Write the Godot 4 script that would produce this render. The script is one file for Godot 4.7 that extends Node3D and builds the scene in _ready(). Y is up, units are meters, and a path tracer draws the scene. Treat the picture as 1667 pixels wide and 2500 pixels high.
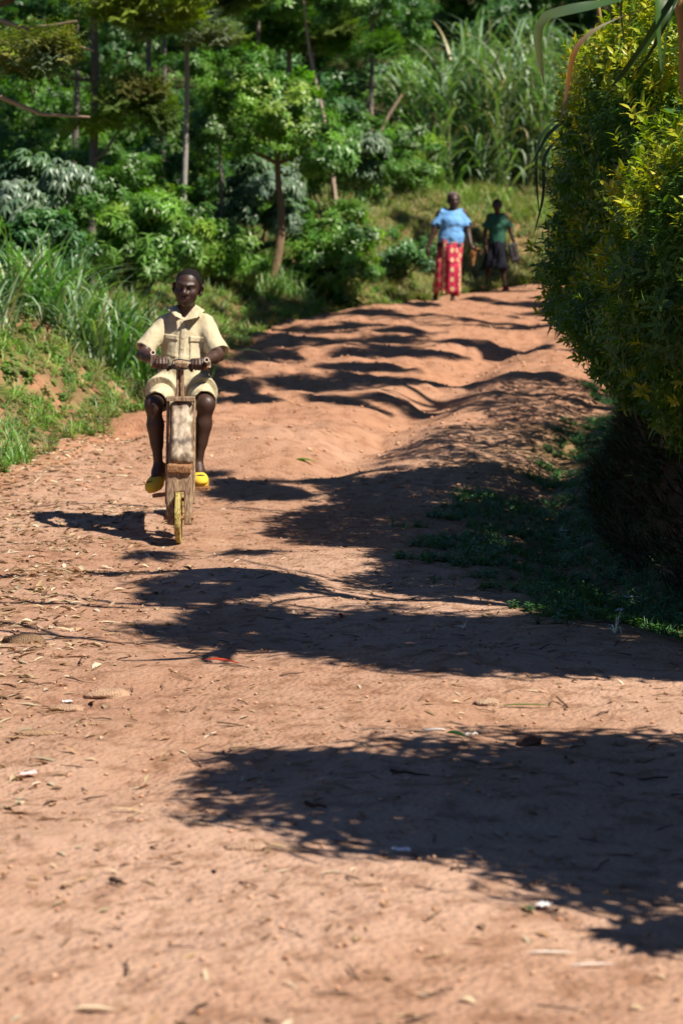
extends Node3D
# A dirt road between a hedge and a wooded slope: a boy rides a home-made wooden scooter, two people walk behind.
# World: y up, the camera looks along -z; d below means the distance -z from the camera.

var R := RandomNumberGenerator.new()
var used := {}
var M := {}
var nz := FastNoiseLite.new()
var nb := FastNoiseLite.new()
const SUN := Vector3(0.515, 0.79, 0.32)

# ---------------------------------------------------------------- helpers: naming
func numbered(n: String) -> String:
	if not used.has(n):
		used[n] = 0
		return n
	used[n] += 1
	return "%s_%03d" % [n, used[n]]

func tag(o: Node, label := "", category := "", group := "", kind := "") -> Node:
	if label: o.set_meta("label", label)
	if category: o.set_meta("category", category)
	if group: o.set_meta("group", group)
	if kind: o.set_meta("kind", kind)
	return o

func thing(called: String, label: String, category: String, at := Vector3.ZERO, turn := 0.0, group := "") -> Node3D:
	var o := Node3D.new()
	o.name = numbered(called)
	add_child(o)
	o.position = at
	o.rotation.y = turn
	tag(o, label, category, group)
	return o

func part(called: String, mesh: Mesh, m: Material, parent: Node, at := Transform3D.IDENTITY) -> MeshInstance3D:
	var o := MeshInstance3D.new()
	var n := called
	var k := 0
	while parent.has_node(NodePath(n)):
		k += 1
		n = "%s_%03d" % [called, k]
	o.name = n
	o.mesh = mesh
	o.material_override = m
	parent.add_child(o)
	o.transform = at
	return o

func single(called: String, mesh: Mesh, m: Material, label: String, category: String, at := Transform3D.IDENTITY, group := "", kind := "") -> MeshInstance3D:
	var o := MeshInstance3D.new()
	o.name = numbered(called)
	o.mesh = mesh
	o.material_override = m
	add_child(o)
	o.transform = at
	tag(o, label, category, group, kind)
	return o

func multi(called: String, mesh: Mesh, m: Material, parent: Node, xf: Array, cols: PackedColorArray, kind := "stuff") -> MultiMeshInstance3D:
	var mm := MultiMesh.new()
	mm.transform_format = MultiMesh.TRANSFORM_3D
	mm.use_colors = true
	mm.mesh = mesh
	mm.instance_count = xf.size()
	for i in xf.size():
		mm.set_instance_transform(i, xf[i])
		mm.set_instance_color(i, cols[i])
	var o := MultiMeshInstance3D.new()
	o.multimesh = mm
	o.material_override = m
	if parent == self:
		o.name = numbered(called)
	else:
		o.name = called
		var k := 0
		while parent.has_node(NodePath(o.name)):
			k += 1
			o.name = "%s_%03d" % [called, k]
	parent.add_child(o)
	if kind: o.set_meta("kind", kind)
	return o

# ---------------------------------------------------------------- helpers: materials
func lin(r: float, g: float, b: float) -> Color:
	return Color(r, g, b).linear_to_srgb()

func mat(c: Color, rough := 0.8, vc := false, spec := 0.5) -> StandardMaterial3D:
	var m := StandardMaterial3D.new()
	m.albedo_color = c.linear_to_srgb()
	m.roughness = rough
	m.metallic_specular = spec
	m.vertex_color_use_as_albedo = vc
	m.cull_mode = BaseMaterial3D.CULL_DISABLED
	return m

func leaf_mat(rough := 0.42, back := Color(0.75, 0.85, 0.35), spec := 0.5) -> StandardMaterial3D:
	var m := mat(Color.WHITE, rough, true, spec)
	m.backlight_enabled = true
	m.backlight = back
	return m

func noise_tex(size: int, freq: float, octaves: int, cols: Array, offs: Array, sd: int, kind := FastNoiseLite.TYPE_SIMPLEX_SMOOTH, as_linear := true) -> NoiseTexture2D:
	var n := FastNoiseLite.new()
	n.seed = sd
	n.noise_type = kind
	n.frequency = freq
	n.fractal_octaves = octaves
	var g := Gradient.new()
	var cc := PackedColorArray()
	for c in cols: cc.append((c as Color).linear_to_srgb() if as_linear else c)
	g.colors = cc
	g.offsets = PackedFloat32Array(offs)
	var t := NoiseTexture2D.new()
	t.width = size
	t.height = size
	t.seamless = true
	t.seamless_blend_skirt = 0.2
	t.noise = n
	t.color_ramp = g
	return t

func bump_tex(size: int, freq: float, octaves: int, sd: int, kind := FastNoiseLite.TYPE_SIMPLEX_SMOOTH) -> NoiseTexture2D:
	var n := FastNoiseLite.new()
	n.seed = sd
	n.noise_type = kind
	n.frequency = freq
	n.fractal_octaves = octaves
	if kind == FastNoiseLite.TYPE_CELLULAR:
		n.cellular_return_type = FastNoiseLite.RETURN_DISTANCE2_SUB
	var t := NoiseTexture2D.new()
	t.width = size
	t.height = size
	t.seamless = true
	t.seamless_blend_skirt = 0.2
	t.noise = n
	return t

func tri_map(m: StandardMaterial3D, scale: Vector3, world := false) -> void:
	m.uv1_triplanar = true
	m.uv1_world_triplanar = world
	m.uv1_scale = scale

func materials() -> void:
	var m: StandardMaterial3D
	# dirt: colour comes from vertex colours times a fine mottling
	m = mat(Color.WHITE, 0.95, true, 0.25)
	m.albedo_texture = noise_tex(1024, 0.012, 6, [Color(0.66, 0.61, 0.56), Color(0.88, 0.86, 0.84), Color(0.96, 0.95, 0.94), Color(1.0, 1.0, 1.0)], [0.24, 0.38, 0.54, 0.78], 3)
	m.heightmap_enabled = true
	m.heightmap_texture = bump_tex(1024, 0.055, 5, 5)
	m.heightmap_scale = 1.1
	tri_map(m, Vector3(0.55, 0.55, 0.55), true)
	M.dirt = m
	M.leaf = leaf_mat(0.36, Color(0.82, 0.92, 0.35), 0.55)
	M.leaf_soft = leaf_mat(0.42, Color(0.82, 0.92, 0.35), 0.5)
	M.gloss = leaf_mat(0.40, Color(0.88, 0.95, 0.3), 0.42)
	M.blade = leaf_mat(0.42, Color(0.7, 0.8, 0.35))
	M.dry = leaf_mat(0.8, Color(0.5, 0.45, 0.3), 0.3)
	m = mat(Color.WHITE, 0.9, true, 0.3)
	m.heightmap_enabled = true
	m.heightmap_texture = bump_tex(256, 0.03, 4, 9)
	m.heightmap_scale = 1.0
	tri_map(m, Vector3(3, 0.8, 3))
	M.bark = m
	M.skin = mat(Color.WHITE, 0.50, true, 0.5)
	M.hair = mat(Color(0.013, 0.0105, 0.011), 0.9, false, 0.2)
	m = mat(Color.WHITE, 0.92, false, 0.2)
	m.albedo_texture = noise_tex(512, 0.012, 5, [Color(0.41, 0.345, 0.225), Color(0.505, 0.44, 0.30), Color(0.535, 0.475, 0.33)], [0.24, 0.42, 0.7], 22)
	m.heightmap_enabled = true
	m.heightmap_texture = bump_tex(512, 0.02, 4, 21)
	m.heightmap_scale = 0.35
	tri_map(m, Vector3(3, 2, 3))
	M.khaki = m
	m = mat(Color(0.40, 0.325, 0.165), 0.85, false, 0.3)
	M.khaki_seam = m
	# wood: bleached and raw
	m = mat(Color.WHITE, 0.8, false, 0.3)
	m.albedo_texture = noise_tex(512, 0.02, 5, [Color(0.22, 0.175, 0.135), Color(0.44, 0.36, 0.28), Color(0.58, 0.50, 0.40), Color(0.68, 0.60, 0.49)], [0.28, 0.42, 0.58, 0.8], 31)
	m.heightmap_enabled = true
	m.heightmap_texture = bump_tex(512, 0.02, 5, 32)
	m.heightmap_scale = 0.6
	tri_map(m, Vector3(1.8, 1.1, 1.8))
	m.vertex_color_use_as_albedo = true
	M.wood_pale = m
	m = mat(Color.WHITE, 0.75, false, 0.35)
	m.albedo_texture = noise_tex(512, 0.025, 5, [Color(0.16, 0.10, 0.06), Color(0.34, 0.235, 0.15), Color(0.50, 0.37, 0.25)], [0.3, 0.48, 0.72], 33)
	m.heightmap_enabled = true
	m.heightmap_texture = bump_tex(512, 0.03, 4, 34)
	m.heightmap_scale = 0.4
	tri_map(m, Vector3(9, 1.2, 9))
	M.wood = m
	m = mat(Color.WHITE, 0.7, false, 0.35)
	m.albedo_texture = noise_tex(512, 0.03, 4, [Color(0.14, 0.065, 0.03), Color(0.27, 0.135, 0.065), Color(0.36, 0.2, 0.1)], [0.3, 0.5, 0.7], 35)
	tri_map(m, Vector3(5, 3, 5))
	M.wood_brown = m
	m = mat(Color.WHITE, 0.7, false, 0.35)
	m.albedo_texture = noise_tex(512, 0.03, 5, [Color(0.13, 0.10, 0.03), Color(0.38, 0.30, 0.09), Color(0.55, 0.45, 0.17)], [0.34, 0.46, 0.7], 37)
	tri_map(m, Vector3(8, 3, 3))
	M.wood_yellow = m
	M.rubber = mat(Color(0.012, 0.012, 0.013), 0.55)
	M.ivory = mat(Color(0.66, 0.58, 0.46), 0.5)
	M.yellow = mat(Color(0.60, 0.44, 0.05), 0.8, false, 0.3)
	M.yellow_sole = mat(Color(0.62, 0.40, 0.03), 0.7)
	M.black = mat(Color(0.01, 0.01, 0.012), 0.6)
	m = mat(Color.WHITE, 0.95, true, 0.2)
	m.heightmap_enabled = true
	m.heightmap_texture = bump_tex(256, 0.05, 5, 41)
	m.heightmap_scale = 0.8
	tri_map(m, Vector3(9, 9, 9))
	M.stone = m
	M.bits = mat(Color.WHITE, 0.9, true, 0.3)
	M.paper = mat(Color.WHITE, 0.6, true, 0.4)

# ---------------------------------------------------------------- helpers: meshes
class MB:
	var v := PackedVector3Array()
	var c := PackedColorArray()
	var uv := PackedVector2Array()
	var i := PackedInt32Array()
	var col := Color.WHITE
	func p(a: Vector3, t := Vector2.ZERO) -> int:
		v.append(a)
		c.append(col)
		uv.append(t)
		return v.size() - 1
	func tri(a: int, b: int, d: int) -> void:
		i.append(a)
		i.append(b)
		i.append(d)
	func quad(a: int, b: int, d: int, e: int) -> void:
		tri(a, b, d)
		tri(a, d, e)
	func out_tri(a: int, b: int, d: int, mid: Vector3) -> void:
		var n := (v[b] - v[a]).cross(v[d] - v[a])
		if n.dot((v[a] + v[b] + v[d]) / 3.0 - mid) > 0.0: tri(a, d, b)
		else: tri(a, b, d)
	func out_quad(a: int, b: int, d: int, e: int, mid: Vector3) -> void:
		out_tri(a, b, d, mid)
		out_tri(a, d, e, mid)
	# a box with chamfered edges
	func box(t: Transform3D, size: Vector3, bev := 0.003) -> void:
		var h := size / 2.0
		var mid := t.origin
		var id := {}
		for sx in [-1, 1]:
			for sy in [-1, 1]:
				for sz in [-1, 1]:
					var s := Vector3(sx, sy, sz)
					id[[sx, sy, sz, 0]] = p(t * (s * Vector3(h.x, h.y - bev, h.z - bev)))
					id[[sx, sy, sz, 1]] = p(t * (s * Vector3(h.x - bev, h.y, h.z - bev)))
					id[[sx, sy, sz, 2]] = p(t * (s * Vector3(h.x - bev, h.y - bev, h.z)))
					out_tri(id[[sx, sy, sz, 0]], id[[sx, sy, sz, 1]], id[[sx, sy, sz, 2]], mid)
		for s in [-1, 1]:
			out_quad(id[[s, -1, -1, 0]], id[[s, 1, -1, 0]], id[[s, 1, 1, 0]], id[[s, -1, 1, 0]], mid)
			out_quad(id[[-1, s, -1, 1]], id[[1, s, -1, 1]], id[[1, s, 1, 1]], id[[-1, s, 1, 1]], mid)
			out_quad(id[[-1, -1, s, 2]], id[[1, -1, s, 2]], id[[1, 1, s, 2]], id[[-1, 1, s, 2]], mid)
		for a in [-1, 1]:
			for b in [-1, 1]:
				out_quad(id[[a, b, -1, 0]], id[[a, b, 1, 0]], id[[a, b, 1, 1]], id[[a, b, -1, 1]], mid)
				out_quad(id[[a, -1, b, 0]], id[[a, 1, b, 0]], id[[a, 1, b, 2]], id[[a, -1, b, 2]], mid)
				out_quad(id[[-1, a, b, 1]], id[[1, a, b, 1]], id[[1, a, b, 2]], id[[-1, a, b, 2]], mid)
	# a tube through points, with its own radius at each
	func tube(pts: Array, rad: Array, sides := 7, capped := true) -> void:
		var rings := []
		var up := Vector3.UP
		for k in pts.size():
			var dir: Vector3 = (pts[mini(k + 1, pts.size() - 1)] - pts[maxi(k - 1, 0)]).normalized()
			if absf(dir.dot(up)) > 0.95: up = Vector3.RIGHT if absf(dir.x) < 0.9 else Vector3.BACK
			var a := dir.cross(up).normalized()
			var b := a.cross(dir)
			up = b
			var ring := []
			for s in sides:
				var an := TAU * s / sides
				ring.append(p(pts[k] + (a * cos(an) + b * sin(an)) * rad[k], Vector2(float(s) / sides, k)))
			rings.append(ring)
		for k in pts.size() - 1:
			var mid: Vector3 = (pts[k] + pts[k + 1]) / 2.0
			for s in sides:
				var s2 := (s + 1) % sides
				out_quad(rings[k][s], rings[k][s2], rings[k + 1][s2], rings[k + 1][s], mid)
		if capped:
			for e in [0, pts.size() - 1]:
				var m := p(pts[e])
				var inner: Vector3 = pts[1] if e == 0 else pts[e - 1]
				for s in sides: out_tri(rings[e][s], rings[e][(s + 1) % sides], m, inner)
	# a long leaf: pts along its middle, half widths, side vectors; a folded strip
	func strip(pts: Array, half: Array, sides: Array, fold: float, cols: Array = []) -> void:
		var last := []
		for k in pts.size():
			if cols: col = cols[k]
			var dir: Vector3 = (pts[mini(k + 1, pts.size() - 1)] - pts[maxi(k - 1, 0)]).normalized()
			var n: Vector3 = (sides[k] as Vector3).cross(dir).normalized()
			var w: float = half[k]
			var row := [p(pts[k] - sides[k] * w + n * fold * w, Vector2(0, k)), p(pts[k], Vector2(0.5, k)), p(pts[k] + sides[k] * w + n * fold * w, Vector2(1, k))]
			if last:
				quad(last[0], last[1], row[1], row[0])
				quad(last[1], last[2], row[2], row[1])
			last = row
	func append(o: MB, t: Transform3D, tint := Color.WHITE) -> void:
		var base := v.size()
		for k in o.v.size():
			v.append(t * o.v[k])
			c.append(o.c[k] * tint)
			uv.append(o.uv[k])
		for k in o.i: i.append(base + k)
	func mesh(smooth := true) -> ArrayMesh:
		var arr := []
		arr.resize(Mesh.ARRAY_MAX)
		var n := PackedVector3Array()
		if smooth:
			n.resize(v.size())
			for k in range(0, i.size(), 3):
				var f := (v[i[k + 2]] - v[i[k]]).cross(v[i[k + 1]] - v[i[k]])
				n[i[k]] += f
				n[i[k + 1]] += f
				n[i[k + 2]] += f
			for k in n.size(): n[k] = n[k].normalized() if n[k].length_squared() > 0.0 else Vector3.UP
			arr[Mesh.ARRAY_VERTEX] = v
			arr[Mesh.ARRAY_COLOR] = c
			arr[Mesh.ARRAY_TEX_UV] = uv
			arr[Mesh.ARRAY_INDEX] = i
		else:
			var vv := PackedVector3Array()
			var cc := PackedColorArray()
			for k in range(0, i.size(), 3):
				var f := (v[i[k + 2]] - v[i[k]]).cross(v[i[k + 1]] - v[i[k]]).normalized()
				for j in 3:
					vv.append(v[i[k + j]])
					cc.append(c[i[k + j]])
					n.append(f)
			arr[Mesh.ARRAY_VERTEX] = vv
			arr[Mesh.ARRAY_COLOR] = cc
		arr[Mesh.ARRAY_NORMAL] = n
		var m := ArrayMesh.new()
		m.add_surface_from_arrays(Mesh.PRIMITIVE_TRIANGLES, arr)
		return m

# a field of distances: tapered capsules, flat-ended cones, ellipsoids, boxes; meshed by surface nets
class Field:
	var kind := PackedInt32Array()   # 0 capsule, 1 flat cone, 2 ellipsoid, 3 box, 4 half space
	var op := PackedInt32Array()     # 0 join, 1 cut away, 2 keep only
	var a := PackedVector3Array()
	var b := PackedVector3Array()
	var ra := PackedFloat32Array()
	var rb := PackedFloat32Array()
	var ks := PackedFloat32Array()
	var inv: Array[Transform3D] = []
	var col := PackedColorArray()
	var noise: FastNoiseLite
	var amp := 0.0
	var stretch := Vector3.ONE
	var most_k := 0.0
	func put(k: int, o: int, pa: Vector3, pb: Vector3, r1: float, r2: float, sm: float, c: Color, t: Transform3D) -> void:
		kind.append(k)
		op.append(o)
		a.append(pa)
		b.append(pb)
		ra.append(r1)
		rb.append(r2)
		ks.append(maxf(sm, 0.0001))
		col.append(c)
		inv.append(t.affine_inverse())
		most_k = maxf(most_k, sm)
	func cap(pa: Vector3, pb: Vector3, r1: float, r2: float, sm := 0.02, c := Color.WHITE, o := 0) -> void:
		put(0, o, pa, pb, r1, r2, sm, c, Transform3D.IDENTITY)
	func cone(pa: Vector3, pb: Vector3, r1: float, r2: float, sm := 0.02, c := Color.WHITE, o := 0) -> void:
		put(1, o, pa, pb, r1, r2, sm, c, Transform3D.IDENTITY)
	func ell(t: Transform3D, r: Vector3, sm := 0.02, c := Color.WHITE, o := 0) -> void:
		put(2, o, t.origin, r, 0, 0, sm, c, t)
	func box(t: Transform3D, half: Vector3, round_: float, sm := 0.005, c := Color.WHITE, o := 0) -> void:
		put(3, o, t.origin, half, round_, 0, sm, c, t)
	func keep(point: Vector3, n: Vector3, sm := 0.005) -> void:
		put(4, 2, point, n.normalized(), 0, 0, sm, Color.WHITE, Transform3D.IDENTITY)
	func one(n: int, p: Vector3) -> float:
		match kind[n]:
			0:
				var ab := b[n] - a[n]
				var h := clampf((p - a[n]).dot(ab) / maxf(ab.length_squared(), 1e-9), 0.0, 1.0)
				return (p - a[n] - ab * h).length() - lerpf(ra[n], rb[n], h)
			1:
				var ab := b[n] - a[n]
				var l := ab.length()
				var s := (p - a[n]).dot(ab) / l
				var h := s / l
				return maxf((p - a[n] - ab * h).length() - lerpf(ra[n], rb[n], clampf(h, -0.3, 1.3)), maxf(s - l, -s))
			2:
				var q := inv[n] * p
				var r := b[n]
				var k0 := (q / r).length()
				var k1 := (q / (r * r)).length()
				return k0 * (k0 - 1.0) / maxf(k1, 1e-6)
			3:
				var q := (inv[n] * p).abs() - b[n] + Vector3.ONE * ra[n]
				return q.max(Vector3.ZERO).length() + minf(maxf(q.x, maxf(q.y, q.z)), 0.0) - ra[n]
		return -(p - a[n]).dot(b[n])
	func dist(p: Vector3, list: PackedInt32Array) -> float:
		var d := 1e3
		for n in list:
			var e := one(n, p)
			var k := ks[n]
			if op[n] == 0:
				var h := maxf(k - absf(d - e), 0.0) / k
				d = minf(d, e) - h * h * k * 0.25
			else:
				if op[n] == 1: e = -e
				var h := maxf(k - absf(d - e), 0.0) / k
				d = maxf(d, e) + h * h * k * 0.25
		if noise: d += amp * noise.get_noise_3d(p.x * stretch.x, p.y * stretch.y, p.z * stretch.z)
		return d
	func all() -> PackedInt32Array:
		return PackedInt32Array(range(kind.size()))
	func tint(p: Vector3, list: PackedInt32Array) -> Color:
		var c := Color(0, 0, 0, 0)
		var w := 0.0
		for n in list:
			if op[n] != 0: continue
			var e := exp(-maxf(one(n, p), -0.004) / 0.004)
			c += col[n] * e
			w += e
		if w <= 0.0: return Color.WHITE
		c = c / w
		c.a = 1.0
		return c
	func nets(mb: MB, lo: Vector3, hi: Vector3, cell: float, colored := true) -> void:
		var nb := Vector3i(((hi - lo) / (cell * 8.0)).ceil())
		var verts := {}
		var edges := []
		var reach := cell * 8.0 * 0.8661
		var S := 4096
		for bz in nb.z:
			for by in nb.y:
				for bx in nb.x:
					var o := lo + Vector3(bx, by, bz) * cell * 8.0
					var mid := o + Vector3.ONE * cell * 4.0
					var list := PackedInt32Array()
					for n in kind.size():
						if op[n] == 2 or one(n, mid) < reach * 1.15 + most_k + amp: list.append(n)
					if list.is_empty(): continue
					if absf(dist(mid, list)) > reach * 1.3 + most_k + amp: continue
					var vals := PackedFloat32Array()
					vals.resize(729)
					var q := 0
					for z in 9:
						for y in 9:
							for x in 9:
								vals[q] = dist(o + Vector3(x, y, z) * cell, list)
								q += 1
					for z in 8:
						for y in 8:
							for x in 8:
								var at := x + y * 9 + z * 81
								var f := [vals[at], vals[at + 1], vals[at + 9], vals[at + 10], vals[at + 81], vals[at + 82], vals[at + 90], vals[at + 91]]
								var inside := 0
								for e in 8:
									if f[e] < 0.0: inside += 1
								if inside == 0 or inside == 8: continue
								var sum := Vector3.ZERO
								var cnt := 0
								for e in 8:
									for ax in 3:
										var bit := 1 << ax
										if e & bit: continue
										var f0: float = f[e]
										var f1: float = f[e | bit]
										if (f0 < 0.0) == (f1 < 0.0): continue
										var t := f0 / (f0 - f1)
										var pt := Vector3(e & 1, (e >> 1) & 1, (e >> 2) & 1)
										pt[ax] += t
										sum += pt
										cnt += 1
								var w := o + (Vector3(x, y, z) + sum / cnt) * cell
								var gx := bx * 8 + x
								var gy := by * 8 + y
								var gz := bz * 8 + z
								if colored: mb.col = tint(w, list)
								verts[gx + gy * S + gz * S * S] = mb.p(w)
								for ax in 3:
									if (f[0] < 0.0) != (f[1 << ax] < 0.0): edges.append([gx, gy, gz, ax, f[0] < 0.0])
		for e in edges:
			var ax: int = e[3]
			var u := 1 if ax == 0 else S if ax == 1 else S * S
			var k1 := S if ax == 0 else S * S if ax == 1 else 1
			var k2 := S * S if ax == 0 else 1 if ax == 1 else S
			var key: int = e[0] + e[1] * S + e[2] * S * S
			if not (verts.has(key - k1) and verts.has(key - k2) and verts.has(key - k1 - k2)): continue
			var A: int = verts[key]
			var B: int = verts[key - k1]
			var C: int = verts[key - k1 - k2]
			var D: int = verts[key - k2]
			if e[4]: mb.quad(A, D, C, B)
			else: mb.quad(A, B, C, D)

func fmesh(f: Field, lo: Vector3, hi: Vector3, cell: float) -> ArrayMesh:
	var mb := MB.new()
	f.nets(mb, lo, hi, cell)
	return mb.mesh()

func tf(at: Vector3, rot := Vector3.ZERO) -> Transform3D:
	return Transform3D(Basis.from_euler(rot), at)

# a basis whose y axis points along up, turned at random about it
func stand(up: Vector3, spin: float, s := 1.0) -> Basis:
	var y := up.normalized()
	var x := y.cross(Vector3(0.31, 0.2, 0.93)).normalized()
	var b := Basis(x, y, x.cross(y))
	return b * Basis(Vector3.UP, spin) * Basis.from_scale(Vector3.ONE * s)

func rdir() -> Vector3:
	var z := R.randf_range(-1, 1)
	var a := R.randf() * TAU
	var r := sqrt(1 - z * z)
	return Vector3(r * cos(a), z, r * sin(a))

func jitter(c: Color, amount: float) -> Color:
	var f := 1.0 + R.randf_range(-amount, amount)
	return Color(c.r * f * (1 + R.randf_range(-amount, amount) * 0.3), c.g * f, c.b * f * (1 + R.randf_range(-amount, amount) * 0.3))

# ---------------------------------------------------------------- leaves
# one leaf from the origin along dir, its face towards up
func add_leaf(mb: MB, at: Vector3, dir: Vector3, up: Vector3, length: float, width: float, curl: float, fold := 0.25, segs := 3) -> void:
	var side := dir.cross(up).normalized()
	var n := side.cross(dir).normalized()
	var pts := []
	var half := []
	var sides := []
	for k in segs + 1:
		var t := float(k) / segs
		pts.append(at + dir * length * t - n * curl * length * t * t)
		half.append(width * 0.5 * maxf(0.03, pow(sin(PI * pow(t * 0.97 + 0.01, 0.8)), 0.9)))
		sides.append(side)
	mb.strip(pts, half, sides, fold)

func whorl(count: int, length: float, width: float, rise: float, curl: float, stem: float, sd: int, segs := 3) -> MB:
	R.seed = sd
	var mb := MB.new()
	for k in count:
		var an := k * 2.4 + R.randf_range(-0.3, 0.3)
		var t := float(k) / count
		var out := Vector3(cos(an), 0, sin(an))
		var dir := (out + Vector3.UP * (rise * (0.3 + t) + R.randf_range(-0.15, 0.15))).normalized()
		add_leaf(mb, Vector3(0, stem * t, 0), dir, Vector3.UP + out * -0.3, length * R.randf_range(0.75, 1.1), width * R.randf_range(0.85, 1.1), curl * R.randf_range(0.6, 1.4), 0.25, segs)
	return mb

# a feathery frond: a rachis with narrow lobes on both sides
func frond(length: float, pairs: int, lobe: float, droop: float, sd: int) -> MB:
	R.seed = sd
	var mb := MB.new()
	for k in pairs:
		var t := (k + 0.6) / pairs
		var at := Vector3(0, length * t - droop * 0.3 * length * t * t, droop * length * t * t)
		var l := lobe * sin(PI * (0.15 + 0.8 * t)) * R.randf_range(0.8, 1.15)
		for s in [-1, 1]:
			var dir := Vector3(s, 0.75 + R.randf_range(-0.1, 0.1), R.randf_range(-0.1, 0.35)).normalized()
			add_leaf(mb, at, dir, Vector3(0, 0.2, 1), l, l * 0.30, 0.25, 0.2, 2)
	return mb

# palmate leaf on a petiole: leaflets around the end of a stalk, drooping
func palmate(count: int, length: float, width: float, sd: int) -> MB:
	R.seed = sd
	var mb := MB.new()
	for k in count:
		var an := lerpf(-2.3, 2.3, float(k) / (count - 1))
		var dir := Vector3(sin(an), -0.35, cos(an)).normalized()
		add_leaf(mb, Vector3(0, 0, 0.0), dir, Vector3.UP, length * (1.0 - 0.25 * absf(an) / 2.3), width, 0.35, 0.2, 3)
	return mb

# an arching blade of tall grass, rising along +y and bending towards +z
func blade(length: float, width: float, bend: float, sd: int, segs := 8) -> MB:
	R.seed = sd
	var mb := MB.new()
	var pts := []
	var half := []
	var sides := []
	var at := Vector3.ZERO
	var an := 0.08
	for k in segs + 1:
		var t := float(k) / segs
		pts.append(at)
		half.append(width * 0.5 * maxf(0.04, minf(1.0, 0.45 + 2.2 * t) * pow(1.0 - t, 0.55)))
		var tw := 0.5 * t
		sides.append(Vector3(cos(tw), 0.15 * sin(tw), sin(tw)))
		an += bend / segs * (0.4 + 1.3 * t)
		at += Vector3(0, cos(an), sin(an)) * length / segs
	mb.strip(pts, half, sides, 0.25)
	return mb

func tuft(count: int, length: float, width: float, spread: float, sd: int, segs := 4) -> MB:
	var mb := MB.new()
	for k in count:
		var b := blade(length * (0.55 + 0.45 * fposmod(k * 0.618, 1.0)), width, 0.5 + spread * fposmod(k * 0.37, 1.0), sd + k, segs)
		var t := Transform3D(Basis(Vector3.UP, k * 2.4) * Basis(Vector3.RIGHT, 0.08 + spread * 0.35 * fposmod(k * 0.713, 1.0)), Vector3(cos(k * 2.4), 0, sin(k * 2.4)) * length * 0.05)
		mb.append(b, t)
	return mb

# ---------------------------------------------------------------- the lie of the land
const XL := [[-30, -3.4], [4, -3.2], [10, -3.0], [14, -2.75], [17.3, -2.4], [20.5, -1.72], [23, -1.5], [25.6, -1.3], [29.6, -0.95], [32, -0.35], [33.7, 0.38], [34.8, 1.15], [38, 2.05], [40, 2.9], [42, 4.2], [44, 6.5], [46, 10.0], [50, 19.0], [60, 30.0], [90, 40.0], [200, 60.0]]
const XB := [[-30, 2.5], [8, 2.4], [11, 1.68], [13, 1.50], [16, 1.65], [20, 2.4], [25, 3.3], [30, 4.3], [36, 6.2], [40, 8.5], [44, 12.0], [48, 18.0], [52, 26.0], [200, 90.0]]
const RH := [[-30, 0.0], [13, 0.0], [14, 0.015], [15, 0.06], [16, 0.13], [20, 0.40], [25, 0.74], [30, 1.07], [34, 1.34], [39, 1.55], [42, 1.80], [45, 2.05], [60, 3.3], [120, 8.0], [200, 12.0]]
const HB := [[-30, 0.75], [14, 0.75], [21, 0.75], [25, 0.55], [30, 0.40], [33, 0.45], [35, 0.75], [37, 1.15], [40, 1.30], [200, 1.30]]
var tl := PackedFloat32Array()
var tb := PackedFloat32Array()
var th := PackedFloat32Array()
var tw := PackedFloat32Array()

func table(src: Array) -> PackedFloat32Array:
	var out := PackedFloat32Array()
	var j := 0
	for k in 2000:
		var d := -20.0 + k * 0.1
		while j < src.size() - 2 and d > src[j + 1][0]: j += 1
		out.append(lerpf(src[j][1], src[j + 1][1], clampf((d - src[j][0]) / float(src[j + 1][0] - src[j][0]), 0, 1)))
	for it in 2:
		var sm := out.duplicate()
		for k in range(4, 1996):
			var s := 0.0
			for w in range(-4, 5): s += out[k + w]
			sm[k] = s / 9.0
		out = sm
	return out

func look(t: PackedFloat32Array, d: float) -> float:
	var f := clampf((d + 20.0) * 10.0, 0.0, 1998.0)
	var k := int(f)
	return lerpf(t[k], t[k + 1], f - k)

# how far beyond the road's left edge (metres), and beyond the foot of the right bank
func beyond_left(x: float, d: float) -> float:
	var sl := (look(tl, d + 0.3) - look(tl, d - 0.3)) / 0.6
	return (look(tl, d) - x) / sqrt(1.0 + sl * sl)

const GULLY := [[2.3, 29.0], [1.87, 27.0], [1.25, 24.4], [0.86, 22.3], [0.55, 20.6], [0.32, 19.4], [0.05, 17.6], [-0.3, 16.8]]

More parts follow.
